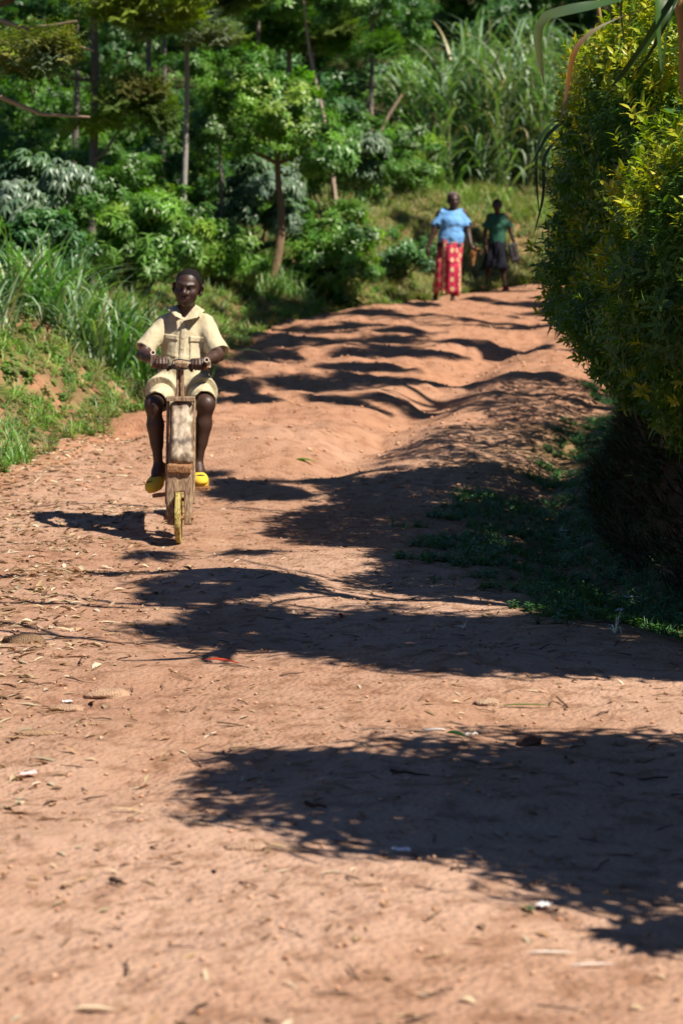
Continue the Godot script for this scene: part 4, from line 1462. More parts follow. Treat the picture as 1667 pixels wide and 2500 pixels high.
	# what hangs from her hand
	var cl := thing("cloth_bundle", "small brown cloth bundle hanging from the hand of the woman in blue", "bundle", at + Vector3(0.355, 0.76, 0.19))
	var b := Field.new()
	b.ell(tf(Vector3(0.0, -0.03, 0.0)), Vector3(0.045, 0.05, 0.045), 0.02)
	b.cap(Vector3(0.0, -0.05, 0), Vector3(-0.01, -0.21, 0.0), 0.03, 0.018, 0.03)
	b.cap(Vector3(0.02, 0.0, 0.03), Vector3(0.08, 0.02, 0.05), 0.022, 0.014, 0.02)
	b.noise = nz
	b.amp = 0.012
	b.stretch = Vector3(2500, 900, 2500)
	part("cloth", fmesh(b, Vector3(-0.1, -0.26, -0.1), Vector3(0.14, 0.1, 0.12), 0.009), mat(Color(0.30, 0.15, 0.05), 0.9), cl)

func girl() -> void:
	var at := Vector3(2.47, 0, -38.8)
	at.y = gnd(at.x, at.z)
	var o := thing("person", "child in dark green shirt and dark skirt with red shoes carrying a bag", "person", at)
	var f := Field.new()
	var sh := [Vector3(-0.115, 1.175, 0), Vector3(0.155, 1.175, 0)]
	var el := [Vector3(-0.175, 0.93, 0.0), Vector3(0.235, 0.93, 0.0)]
	var ha := [Vector3(-0.165, 0.71, 0.05), Vector3(0.285, 0.74, 0.06)]
	f.cap(Vector3(0.02, 1.14, -0.01), Vector3(0.016, 1.28, 0.0), 0.048, 0.042, 0.03, SKIN)
	f.ell(tf(Vector3(0.02, 1.02, 0)), Vector3(0.12, 0.18, 0.085), 0.03, SKIN)
	f.cap(Vector3(0.02, 0.78, 0), Vector3(0.02, 1.0, 0), 0.11, 0.10, 0.03, SKIN)
	f.cap(sh[0], sh[1], 0.036, 0.036, 0.03, SKIN)
	for k in 2:
		f.cap(sh[k], el[k], 0.040, 0.032, 0.02, SKIN)
		f.cap(el[k], ha[k], 0.032, 0.023, 0.02, SKIN)
	f.cap(Vector3(-0.05, 0.78, 0), Vector3(-0.11, 0.42, 0.03), 0.085, 0.055, 0.03, SKIN)
	f.cap(Vector3(0.08, 0.78, 0), Vector3(0.105, 0.42, 0.0), 0.085, 0.055, 0.03, SKIN)
	leg_low(f, Vector3(-0.11, 0.42, 0.03), Vector3(-0.15, 0.09, 0.0), Vector3(-0.22, 0.035, 0.12), 0.85)
	leg_low(f, Vector3(0.105, 0.42, 0.0), Vector3(0.140, 0.09, 0.05), Vector3(0.165, 0.035, 0.20), 0.85)
	var mb := MB.new()
	f.nets(mb, Vector3(-0.30, -0.02, -0.2), Vector3(0.40, 1.28, 0.28), 0.012)
	var hf := Field.new()
	var ht := Transform3D(Basis.from_euler(Vector3(0.05, -0.1, 0)), Vector3(0.014, 1.345, 0.01))
	head(hf, ht, 0.93)
	var first := mb.v.size()
	hf.nets(mb, Vector3(-0.11, 1.23, -0.13), Vector3(0.14, 1.48, 0.14), 0.0055)
	crop_tint(mb, first, ht, 0.93)
	var hand := Field.new()
	loose_hand(hand, ha[0], Vector3(0.02, -0.9, 0.15), Vector3(0.2, 0, 0.98).normalized(), 1.0)
	loose_hand(hand, ha[1], Vector3(0.10, -0.9, 0.10), Vector3(-0.2, 0, 0.98).normalized(), 1.0)
	hand.nets(mb, Vector3(-0.24, 0.52, -0.02), Vector3(-0.10, 0.76, 0.18), 0.006)
	hand.nets(mb, Vector3(0.20, 0.54, -0.02), Vector3(0.36, 0.78, 0.18), 0.006)
	part("body", mb.mesh(), M.skin, o)
	part("hair", fmesh(hair_field(ht, 0.93, 0.006), Vector3(-0.11, 1.25, -0.14), Vector3(0.14, 1.48, 0.13), 0.006), M.hair, o)
	var t := Field.new()
	t.ell(tf(Vector3(0.02, 1.03, 0)), Vector3(0.140, 0.18, 0.105), 0.03)
	t.cone(Vector3(0.02, 1.0, 0), Vector3(0.015, 0.70, 0.0), 0.125, 0.140, 0.05)
	t.cap(Vector3(-0.095, 1.182, 0), Vector3(0.135, 1.182, 0), 0.042, 0.042, 0.03)
	t.cone(Vector3(-0.09, 1.17, 0), Vector3(-0.165, 0.99, 0.0), 0.045, 0.070, 0.04)
	t.cone(Vector3(0.13, 1.17, 0), Vector3(0.212, 0.99, 0.0), 0.045, 0.070, 0.04)
	t.cone(Vector3(-0.150, 1.03, 0), Vector3(-0.172, 0.97, 0.0), 0.058, 0.058, 0.004, Color.WHITE, 1)
	t.cone(Vector3(0.195, 1.03, 0), Vector3(0.222, 0.97, 0.0), 0.058, 0.058, 0.004, Color.WHITE, 1)
	t.ell(tf(Vector3(0.018, 1.25, 0.04)), Vector3(0.06, 0.05, 0.08), 0.01, Color.WHITE, 1)
	t.noise = nz
	t.amp = 0.014
	t.stretch = Vector3(800, 500, 800)
	part("shirt", fmesh(t, Vector3(-0.26, 0.66, -0.18), Vector3(0.31, 1.25, 0.18), 0.010), mat(Color(0.012, 0.085, 0.05), 0.85), o)
	var sk := Field.new()
	sk.cone(Vector3(0.018, 0.80, 0.0), Vector3(-0.008, 0.35, 0.02), 0.125, 0.205, 0.03)
	sk.cone(Vector3(-0.008, 0.44, 0.02), Vector3(-0.008, 0.30, 0.02), 0.17, 0.19, 0.01, Color.WHITE, 1)
	sk.noise = nz
	sk.amp = 0.04
	sk.stretch = Vector3(900, 150, 900)
	part("skirt", fmesh(sk, Vector3(-0.28, 0.32, -0.26), Vector3(0.26, 0.84, 0.28), 0.011), mat(Color(0.012, 0.013, 0.020), 0.9, false, 0.25), o)
	for q in [[Vector3(-0.185, 0.035, 0.065), -0.5], [Vector3(0.152, 0.035, 0.125), 0.15]]:
		var so := Field.new()
		var B := Basis(Vector3.UP, q[1])
		so.ell(Transform3D(B, q[0]), Vector3(0.044, 0.040, 0.105), 0.01)
		so.box(Transform3D(B, q[0] - Vector3(0, 0.028, 0)), Vector3(0.042, 0.010, 0.105), 0.008, 0.01)
		so.ell(Transform3D(B, q[0] + Vector3(0, 0.045, -0.02)), Vector3(0.03, 0.035, 0.05), 0.01, Color.WHITE, 1)
		part("shoe", fmesh(so, q[0] - Vector3(0.12, 0.06, 0.14), q[0] + Vector3(0.12, 0.06, 0.14), 0.008), mat(Color(0.42, 0.025, 0.04), 0.6), o)
	var bg := thing("bag", "dark cloth bag held at the side of the child in green", "bag", at + Vector3(0.275, 0.60, 0.075), 0.3)
	var b := Field.new()
	b.box(tf(Vector3.ZERO, Vector3(0, 0, 0.22)), Vector3(0.075, 0.145, 0.035), 0.03)
	b.noise = nz
	b.amp = 0.014
	b.stretch = Vector3(1200, 900, 1200)
	part("pouch", fmesh(b, Vector3(-0.15, -0.2, -0.08), Vector3(0.15, 0.2, 0.08), 0.009), mat(Color(0.018, 0.017, 0.022), 0.7), bg)
	var hd := MB.new()
	hd.tube([Vector3(-0.085, 0.12, 0), Vector3(-0.06, 0.21, 0), Vector3(-0.01, 0.225, 0), Vector3(0.03, 0.14, 0)], [0.008, 0.008, 0.008, 0.008], 6)
	part("handle", hd.mesh(), mat(Color(0.018, 0.017, 0.022), 0.7), bg)

# ---------------------------------------------------------------- the hedge and the canes
const HEDGE := [
	[Vector3(2.30, 1.62, -15.2), Vector3(1.00, 0.80, 1.4)], [Vector3(2.03, 2.12, -14.9), Vector3(0.68, 0.56, 1.0)],
	[Vector3(1.98, 2.25, -13.4), Vector3(0.72, 0.78, 1.0)], [Vector3(2.22, 1.52, -11.2), Vector3(0.95, 0.78, 1.0)],
	[Vector3(2.45, 2.05, -12.0), Vector3(0.80, 0.66, 0.8)],
	[Vector3(2.12, 1.28, -13.4), Vector3(0.80, 0.55, 1.9)], [Vector3(2.20, 0.98, -12.0), Vector3(0.66, 0.42, 1.3)], [Vector3(2.75, 1.85, -17.5), Vector3(1.08, 1.0, 1.6)],
	[Vector3(3.45, 2.1, -20.6), Vector3(1.15, 1.1, 2.2)]]

func hedge() -> void:
	R.seed = 4242
	var o := thing("hedge", "tall dense clipped hedge with golden shoot tips at the right roadside", "hedge", Vector3.ZERO)
	var xf := []
	var tips := []
	var cols := PackedColorArray()
	var tcols := PackedColorArray()
	var near := []
	for b in HEDGE:
		var c: Vector3 = b[0]
		var r: Vector3 = b[1]
		var area := 4.0 * PI * pow((pow(r.x * r.y, 1.6) + pow(r.x * r.z, 1.6) + pow(r.y * r.z, 1.6)) / 3.0, 1.0 / 1.6)
		var n := int(area * (800 if c.z > -16.5 else 220))
		for k in n:
			var e := rdir()
			if e.x > 0.5 and R.randf() < 0.6: continue
			var g := nz.get_noise_3d(c.x * 50 + e.x * 160, c.y * 50 + e.y * 160, c.z * 50 + e.z * 200)
			var shoot := R.randf() < 0.08
			var depth := 1.0 + 0.16 * g - (0.30 * pow(R.randf(), 2.0)) + (R.randf_range(0.02, 0.10) if shoot else 0.0)
			var p := c + r * e * depth
			var hidden := false
			for b2 in HEDGE:
				if b2 != b and ((p - b2[0]) / b2[1]).length() < 0.78: hidden = true
			if hidden: continue
			var nrm := (e / r).normalized()
			var up := nrm * 0.8 + Vector3.UP * 0.7 + rdir() * 0.45
			var s := R.randf_range(0.55, 1.15)
			# new growth is golden: at the tips of the upper shoots, in patches
			var patch_ := nz.get_noise_3d(p.x * 130, p.y * 130, p.z * 130 + 70)
			var young := depth > 0.93 and nrm.y > -0.1 and patch_ + nrm.y * 0.7 + (p.y - 2.1) * 0.35 > 0.22
			if young or shoot and R.randf() < 0.4:
				p += (Vector3.UP * 0.6 + nrm * 0.4) * R.randf_range(0.02, 0.11)
				tips.append(Transform3D(stand(up, R.randf() * TAU, s * 1.05), p))
				tcols.append(jitter(Color(0.24, 0.36, 0.02).lerp(Color(0.58, 0.50, 0.02), pow(R.randf(), 1.3)), 0.2))
				if e.x < 0.3 and e.z > -0.5 and c.z > -16: near.append([p + nrm * 0.015, up])
			else:
				xf.append(Transform3D(stand(up, R.randf() * TAU, s), p))
				var tone := Color(0.09, 0.20, 0.045).lerp(Color(0.20, 0.31, 0.03), clampf(patch_ * 1.6 + 0.3, 0, 1) * R.randf())
				cols.append(jitter(tone, 0.25))
	for w in 3:
		var a := []
		var ac := PackedColorArray()
		for k in range(w, xf.size(), 3):
			a.append(xf[k])
			ac.append(cols[k])
		multi("foliage", G.hedge[w], M.gloss, o, a, ac)
	for w in 2:
		var a := []
		var ac := PackedColorArray()
		for k in range(w, tips.size(), 2):
			a.append(tips[k])
			ac.append(tcols[k])
		multi("golden_shoots", G.hedge_tip[w], M.leaf, o, a, ac)
	# the leaves that stand out one by one
	var mats := []
	for k in 5:
		var m := leaf_mat(0.38)
		m.albedo_color = Color(0.30, 0.38, 0.02).lerp(Color(0.58, 0.48, 0.02), k / 4.0).linear_to_srgb()
		mats.append(m)
	near.sort_custom(func(a, b): return a[0].z > b[0].z)
	var step := maxi(1, near.size() / 150)
	var made := 0
	for k in range(0, near.size(), step):
		for j in 2:
			if made >= 298: break
			var up: Vector3 = (near[k][1] + rdir() * 0.8).normalized()
			var l := R.randf_range(0.055, 0.080)
			var B := stand(up, R.randf() * TAU) * Basis(Vector3.RIGHT, -0.9)
			part("leaf", G.one, mats[R.randi() % 5], o, Transform3D(B * Basis.from_scale(Vector3.ONE * l), near[k][0]))
			made += 1
	# woody stems that carry it, bare below on the earth bank
	for k in 26:
		var b: Array = HEDGE[k % HEDGE.size()]
		var z: Vector3 = b[0] + b[1] * Vector3(R.randf_range(-0.5, 0.4), R.randf_range(-0.4, 0.2), R.randf_range(-0.8, 0.8))
		var a := on_ground(maxf(look(tb, -z.z) + R.randf_range(0.25, 0.6), z.x - 0.2), z.z + R.randf_range(-0.2, 0.2), -0.1)
		var mb := MB.new()
		mb.col = jitter(Color(0.13, 0.10, 0.075), 0.3)
		mb.tube([a, a.lerp(z, 0.3) + rdir() * 0.06, a.lerp(z, 0.65) + rdir() * 0.06, z], [0.024, 0.02, 0.015, 0.008], 6)
		part("stem", mb.mesh(), M.bark, o)

func tinted(mb: MB, c: Color) -> ArrayMesh:
	for k in mb.c.size(): mb.c[k] = mb.c[k] * c
	return mb.mesh()

func leaf_path(o: Node3D, pts: Array, width: float, face: Vector3, cols: Array, called := "leaf") -> void:
	# a smooth blade through the points, broad in the middle third
	var cv := Curve3D.new()
	for k in pts.size():
		var t: Vector3 = (pts[mini(k + 1, pts.size() - 1)] - pts[maxi(k - 1, 0)]) / 6.0
		cv.add_point(pts[k], -t, t)
	var n := 18
	var p2 := []
	var half := []
	var sides := []
	var cc := []
	for k in n + 1:
		var u := float(k) / n
		p2.append(cv.sample_baked(u * cv.get_baked_length(), true))
		half.append(width * 0.5 * maxf(0.05, minf(1.0, 0.6 + 1.6 * u) * pow(1.0 - u, 0.6)))
		var f := u * (cols.size() - 1)
		cc.append(cols[mini(int(f), cols.size() - 1)].lerp(cols[mini(int(f) + 1, cols.size() - 1)], f - int(f)))
	for k in n + 1:
		var dir: Vector3 = (p2[mini(k + 1, n)] - p2[maxi(k - 1, 0)]).normalized()
		sides.append(dir.cross(face.rotated(dir, 0.5 * sin(k * 0.35))).normalized())
	var mb := MB.new()
	mb.strip(p2, half, sides, 0.22, cc)
	part(called, mb.mesh(), M.blade, o)

func cane(label: String, at: Vector3, top: Vector3, n: int, length: float, width: float, sd: int, group := "", low := 0.35) -> Node3D:
	R.seed = sd
	var o := thing("cane_plant", label, "cane plant", at, 0.0, group)
	var mb := MB.new()
	mb.col = Color(0.21, 0.17, 0.07)
	var pts := []
	var rad := []
	for k in 13:
		var t := k / 12.0
		pts.append(Vector3(top.x * t * t, -0.15 + (top.y + 0.15) * t, top.z * t * t))
		rad.append(lerpf(0.021, 0.008, t) * (1.12 if k % 2 else 1.0))
	mb.tube(pts, rad, 8)
	part("stem", mb.mesh(), M.bark, o)
	for k in n:
		var t := lerpf(low, 1.0, float(k) / maxf(1, n - 1))
		var an := PI * (k % 2) + R.randf_range(-0.7, 0.7) + sd
		var p := Vector3(top.x * t * t, top.y * t, top.z * t * t)
		var l := length * R.randf_range(0.75, 1.15)
		var b := Basis(Vector3.UP, an) * Basis(Vector3.RIGHT, R.randf_range(0.25, 0.7)) * Basis.from_scale(Vector3(l * width, l, l))
		part("leaf", G.cane_leaves[R.randi() % 4], M.blade, o, Transform3D(b, p))
	return o

func canes() -> void:
	G.cane_leaves = []
	for k in 4: G.cane_leaves.append(tinted(blade(1, 0.06, [1.2, 1.7, 2.2, 2.7][k], 130 + k, 10), [Color(0.05, 0.11, 0.03), Color(0.07, 0.13, 0.035), Color(0.045, 0.09, 0.03), Color(0.10, 0.14, 0.05)][k]))
	# the one that hangs into the picture at the top right
	var at := on_ground(1.62, -8.7, -0.1)
	var o := thing("cane_plant", "tall cane plant with long drooping leaves above the hedge at top right", "cane plant", at)
	var mb := MB.new()
	mb.col = Color(0.30, 0.21, 0.075)
	var st := [Vector3(1.62, at.y, -8.7), Vector3(1.50, 0.7, -8.7), Vector3(1.36, 1.4, -8.7), Vector3(1.26, 1.98, -8.7), Vector3(1.222, 2.17, -8.7), Vector3(1.220, 2.335, -8.7), Vector3(1.2, 2.46, -8.7), Vector3(1.174, 2.64, -8.7), Vector3(1.12, 3.0, -8.7), Vector3(1.02, 3.5, -8.7)]
	for k in st.size(): st[k] -= at
	mb.tube(st, [0.022, 0.021, 0.020, 0.019, 0.0185, 0.0215, 0.0185, 0.0175, 0.015, 0.008], 10)
	part("stem", mb.mesh(), M.bark, o)
	var g := Color(0.055, 0.105, 0.05)
	var g2 := Color(0.05, 0.115, 0.02)
	var dk := Color(0.035, 0.07, 0.025)
	var pale := Color(0.34, 0.31, 0.19)
	var rust := Color(0.33, 0.15, 0.035)
	var dry := Color(0.24, 0.17, 0.10)
	var V := func(a: Array) -> Array:
		var out := []
		for q in a: out.append(Vector3(q[0], q[1], q[2]) - at)
		return out
	leaf_path(o, V.call([[1.15, 2.50, -8.62], [1.04, 2.440, -8.45], [0.955, 2.414, -8.35], [0.844, 2.390, -8.3], [0.747, 2.372, -8.3], [0.684, 2.352, -8.3], [0.668, 2.309, -8.3], [0.670, 2.247, -8.3], [0.678, 2.185, -8.3], [0.689, 2.130, -8.3]]), 0.078, Vector3(-0.3, 0.75, 0.6), [g2, g2, g2, g, Color(0.10, 0.14, 0.04), Color(0.12, 0.12, 0.04)])
	leaf_path(o, V.call([[1.185, 2.50, -8.68], [1.091, 2.426, -8.6], [0.99, 2.389, -8.6], [0.897, 2.346, -8.6], [0.835, 2.292, -8.6], [0.81, 2.235, -8.6], [0.799, 2.157, -8.6], [0.788, 2.092, -8.6], [0.768, 2.015, -8.6]]), 0.042, Vector3(-0.35, 0.8, 0.5), [g, g, Color(0.10, 0.15, 0.09), pale, pale, dry, rust, rust, dry, dry])
	leaf_path(o, V.call([[1.17, 2.52, -8.66], [1.10, 2.50, -8.4], [1.062, 2.41, -8.22], [1.060, 2.325, -8.2], [1.066, 2.251, -8.2], [1.074, 2.160, -8.2]]), 0.056, Vector3(0.15, 0.2, 1), [g, g, g2, g2, g2])
	leaf_path(o, V.call([[1.19, 2.50, -8.68], [1.135, 2.44, -8.45], [1.097, 2.369, -8.4], [1.052, 2.292, -8.4], [0.997, 2.216, -8.4], [0.930, 2.130, -8.4]]), 0.082, Vector3(0.4, 0.3, 0.8), [dk, dk, g2, dk])
	leaf_path(o, V.call([[1.205, 2.51, -8.7], [1.158, 2.386, -8.8], [1.118, 2.298, -8.8], [1.062, 2.211, -8.8]]), 0.038, Vector3(0.4, 0.3, 0.8), [dk, dk, dk])
	leaf_path(o, V.call([[1.20, 2.50, -8.68], [1.15, 2.46, -8.2], [1.095, 2.361, -8.1], [1.076, 2.28, -8.1], [1.068, 2.213, -8.1], [1.065, 2.130, -8.1]]), 0.030, Vector3(0.5, 0.2, 0.8), [dk, g, dk, dk])
	leaf_path(o, V.call([[1.19, 2.60, -8.7], [1.02, 2.62, -9.1], [0.981, 2.552, -9.2], [1.008, 2.491, -9.2], [1.022, 2.415, -9.2]]), 0.030, Vector3(0, 0.3, 1), [g, g, Color(0.15, 0.2, 0.1)])
	leaf_path(o, V.call([[1.19, 2.62, -8.7], [1.10, 2.62, -9.1], [1.058, 2.537, -9.2], [1.05, 2.476, -9.2], [1.06, 2.4, -9.2], [1.066, 2.345, -9.2]]), 0.028, Vector3(0, 0.3, 1), [g, g, Color(0.15, 0.2, 0.1)])
	leaf_path(o, V.call([[1.17, 2.66, -8.7], [1.0, 2.68, -9.2], [0.905, 2.562, -9.4], [0.913, 2.5, -9.4], [0.92, 2.437, -9.4], [0.919, 2.39, -9.4]]), 0.022, Vector3(0, 0.3, 1), [g, g2, g2])
	leaf_path(o, V.call([[1.175, 2.64, -8.7], [1.45, 2.72, -8.9], [1.75, 2.5, -9.1], [1.85, 2.2, -9.2]]), 0.06, Vector3(0, 0.8, 0.6), [g, g2, dk])
	leaf_path(o, V.call([[1.12, 3.0, -8.7], [0.85, 3.25, -8.8], [0.5, 3.2, -8.9], [0.2, 2.95, -9.0]]), 0.06, Vector3(0, 0.9, 0.4), [g, g2, dk])
	leaf_path(o, V.call([[1.06, 3.3, -8.7], [0.9, 3.6, -8.3], [0.75, 3.6, -7.9], [0.6, 3.3, -7.5]]), 0.06, Vector3(0, 0.9, 0.4), [g, g2, dk])
	leaf_path(o, V.call([[1.05, 3.4, -8.7], [0.95, 3.9, -9.0], [0.6, 4.1, -9.3], [0.2, 3.8, -9.6]]), 0.06, Vector3(0, 0.9, 0.4), [g, g2, dk])
	# a second one further back whose leaf tips hang over the edge of the hedge
	var at2 := on_ground(1.95, -14.0, -0.1)
	var o2 := thing("cane_plant", "cane plant in the hedge with thin leaf tips hanging past its left edge", "cane plant", at2)
	var m2 := MB.new()
	m2.col = Color(0.25, 0.19, 0.07)
	var s2 := [Vector3(0, 0, 0), Vector3(-0.15, 0.8, 0.05), Vector3(-0.35, 1.5, 0.1), Vector3(-0.45, 2.2, 0.15), Vector3(-0.6, 3.2, 0.1)]
	m2.tube(s2, [0.02, 0.019, 0.017, 0.014, 0.007], 8)
	part("stem", m2.mesh(), M.bark, o2)
	var V2 := func(a: Array) -> Array:
		var out := []
		for q in a: out.append(Vector3(q[0], q[1], q[2]) - at2)
		return out
	leaf_path(o2, V2.call([[1.58, 2.40, -14.1], [1.45, 2.46, -14.0], [1.36, 2.44, -14.0], [1.26, 2.405, -14.0], [1.18, 2.33, -14.0], [1.14, 2.26, -14.0], [1.09, 2.17, -14.0]]), 0.045, Vector3(-0.2, 0.8, 0.6), [g, g, Color(0.15, 0.17, 0.13), Color(0.10, 0.12, 0.08), dk, dk, dk])
	leaf_path(o2, V2.call([[1.55, 2.30, -14.1], [1.32, 2.36, -14.0], [1.20, 2.27, -14.0], [1.163, 2.18, -14.0], [1.165, 2.08, -14.0], [1.157, 1.965, -14.0], [1.13, 1.85, -14.0], [1.107, 1.765, -14.0]]), 0.036, Vector3(-0.3, 0.6, 0.7), [g, g, g, dk, dk, dk])
	leaf_path(o2, V2.call([[1.55, 2.40, -14.3], [1.30, 2.46, -14.2], [1.17, 2.36, -14.2], [1.14, 2.24, -14.2], [1.137, 2.12, -14.2], [1.145, 2.0, -14.2], [1.157, 1.89, -14.2]]), 0.030, Vector3(-0.3, 0.6, 0.7), [g, g, dk, dk, dk])
	for q in [[[1.4, 3.6, -13.9], [1.1, 4.0, -13.8], [0.7, 4.0, -13.7], [0.3, 3.6, -13.6]], [[1.45, 3.4, -13.9], [1.8, 3.9, -13.7], [2.2, 3.9, -13.5], [2.5, 3.5, -13.4]]]:
		leaf_path(o2, V2.call(q), 0.055, Vector3(0, 0.9, 0.4), [g, g2, dk])
	# their neighbours, mostly above and to the right of the frame, which shade the road
	var k := 0
	for q in [[2.2, -9.6, 3.3, -0.9, 0.1]]:
		cane("tall cane plant at the near end of the hedge, its leaves above the picture" if q[1] < -9 else "cane plant at the right roadside nearest the camera", on_ground(q[0], q[1]), Vector3(q[3], q[2], q[4]), 13, 1.15, 1.0, 300 + k, "")
		k += 1

# ---------------------------------------------------------------- trees, shrubs and grass
func planting() -> void:
	var green := [Color(0.115, 0.271, 0.047), Color(0.163, 0.332, 0.061), Color(0.082, 0.190, 0.040)]
	var fresh := [Color(0.195, 0.389, 0.058), Color(0.156, 0.311, 0.058), Color(0.260, 0.403, 0.065)]
	var deep := [Color(0.068, 0.180, 0.055), Color(0.103, 0.248, 0.077), Color(0.086, 0.206, 0.086)]
	var blue := [Color(0.149, 0.248, 0.154), Color(0.198, 0.285, 0.211), Color(0.124, 0.216, 0.111)]
	var olive := [Color(0.153, 0.224, 0.053), Color(0.106, 0.171, 0.053), Color(0.307, 0.401, 0.059), Color(0.224, 0.236, 0.071)]
	var silver := [Color(0.156, 0.221, 0.130), Color(0.260, 0.325, 0.246), Color(0.130, 0.195, 0.065)]
	var reed := [Color(0.165, 0.354, 0.071), Color(0.136, 0.295, 0.083), Color(0.248, 0.401, 0.153)]
	var pale := [Color(0.23, 0.36, 0.20), Color(0.33, 0.43, 0.29), Color(0.16, 0.29, 0.13)]
	var olive_grass := [Color(0.22, 0.28, 0.08), Color(0.17, 0.25, 0.07), Color(0.28, 0.26, 0.11), Color(0.15, 0.22, 0.07)]
	var bark := Color(0.16, 0.14, 0.125)
	var brown := Color(0.20, 0.135, 0.085)
	var B := func(x: float, y: float, z: float, rx: float, ry: float, rz: float) -> Array: return [Vector3(x, y, z), Vector3(rx, ry, rz)]
	var A := func(x: float, d: float) -> Vector3: return Vector3(x, gnd(x, -d), -d)
	var k := 0
	# feathery trees at the left
	var far_left := tree("feathery_tree", "feathery tree at the far left reaching two long boughs into the picture", "tree", A.call(-4.6, 22.4), 7.0, 0.11, Vector3(0.2, 0, 0), [B.call(2.2, 3.45, 0.4, 0.70, 0.24, 0.5), B.call(3.0, 3.35, 0.4, 0.50, 0.22, 0.45), B.call(1.65, 2.30, 0.5, 0.55, 0.20, 0.45), B.call(1.1, 3.0, 0.2, 0.6, 0.3, 0.5), B.call(0.9, 2.1, 0.3, 0.5, 0.25, 0.5)], G.fronds, 420, 0.9, olive + silver, brown, "", 0.45, 0.2, M.leaf_soft)
	for q in [[Vector3(-4.5, 4.30, -22.3), Vector3(-3.9, 4.12, -22.15), Vector3(-3.07, 3.90, -22.0), Vector3(-2.65, 3.75, -21.95), Vector3(-2.22, 3.62, -21.9)], [Vector3(-4.5, 3.75, -22.3), Vector3(-3.8, 3.45, -22.1), Vector3(-3.08, 3.22, -22.0), Vector3(-2.7, 3.06, -21.95), Vector3(-2.26, 3.03, -21.9)], [Vector3(-2.9, 3.84, -22.0), Vector3(-2.6, 3.83, -21.8), Vector3(-2.35, 3.86, -21.7)]]:
		var lb := MB.new()
		lb.col = Color(0.36, 0.27, 0.20)
		var pts := []
		for p in q: pts.append(p - far_left.position)
		lb.tube(pts, taper(0.045 if q.size() > 3 else 0.018, 0.010, q.size()), 7)
		part("bough", lb.mesh(), M.bark, far_left)
	tree("feathery_tree", "slim feathery tree with a straight dark trunk rising behind the tall grass at left", "tree", A.call(-3.13, 30.0), 7.5, 0.066, Vector3(0.07, 0, 0), [B.call(0.55, 3.55, 0.5, 0.85, 0.32, 0.6), B.call(-0.75, 2.9, 0.2, 0.7, 0.3, 0.6), B.call(0.55, 2.15, 0.4, 0.62, 0.30, 0.5), B.call(-0.3, 4.2, 0, 0.9, 0.3, 0.7)], G.fronds, 560, 1.1, olive, bark, "", 0.45, 0.2, M.leaf_soft)
	tree("feathery_tree", "feathery tree with a thin pale trunk and a dark silvery crown left of centre", "tree", A.call(-2.13, 32.0), 7.0, 0.045, Vector3(0.14, 0, 0), [B.call(0.15, 3.25, 0.3, 0.62, 0.34, 0.55), B.call(0.75, 3.65, 0.2, 0.55, 0.3, 0.5), B.call(-0.5, 4.0, 0, 0.8, 0.3, 0.6)], G.fronds, 400, 1.05, silver, Color(0.30, 0.28, 0.26), "", 0.45, 0.2)
	tree("feathery_tree", "feathery tree with a grey trunk rising behind the broad-leaved tree", "tree", A.call(-0.93, 40.0), 8.0, 0.055, Vector3(0.05, 0, 0), [B.call(0.5, 2.7, 0.3, 0.8, 0.35, 0.6), B.call(-0.6, 3.4, 0.3, 0.9, 0.4, 0.6), B.call(0.8, 3.9, 0.2, 0.9, 0.35, 0.7), B.call(1.2, 2.6, 0.5, 0.6, 0.3, 0.5)], G.fronds, 560, 1.2, olive + green, Color(0.24, 0.22, 0.20), "", 0.45, 0.2, M.leaf_soft)
	# the small broad-leaved tree in the middle
	tree("broadleaf_tree", "small broad-leaved tree with a sunlit brown trunk in the middle of the slope", "tree", A.call(-0.98, 33.0), 2.15, 0.078, Vector3(0.20, 0, 0), [B.call(0.15, 2.05, 0.2, 0.62, 0.45, 0.6), B.call(-0.65, 1.95, 0.1, 0.55, 0.38, 0.5), B.call(0.62, 1.75, 0.1, 0.48, 0.36, 0.5), B.call(-0.2, 2.5, 0, 0.7, 0.35, 0.6), B.call(0.45, 2.45, -0.1, 0.55, 0.35, 0.5)], G.broad, 2000, 0.48, fresh + green, brown, "", 0.36)
	tree("slim_tree", "thin dark young tree left of the broad-leaved tree", "tree", A.call(-1.73, 34.0), 2.6, 0.035, Vector3(0.05, 0, 0), [B.call(0, 2.2, 0, 0.5, 0.35, 0.5), B.call(-0.4, 2.7, 0, 0.45, 0.35, 0.4), B.call(0.35, 2.7, 0, 0.4, 0.35, 0.4)], G.broad, 700, 0.42, green, bark)
	tree("slim_tree", "leaning pale-barked tree between the bush and the far trees", "tree", A.call(-0.05, 38.0), 3.4, 0.05, Vector3(-0.55, 0, 0), [B.call(-0.5, 3.2, 0, 0.7, 0.45, 0.6), B.call(-1.0, 3.8, 0, 0.6, 0.4, 0.5), B.call(0.3, 3.5, 0, 0.7, 0.5, 0.6)], G.broad, 1200, 0.44, green, Color(0.36, 0.28, 0.23))
	k = 0
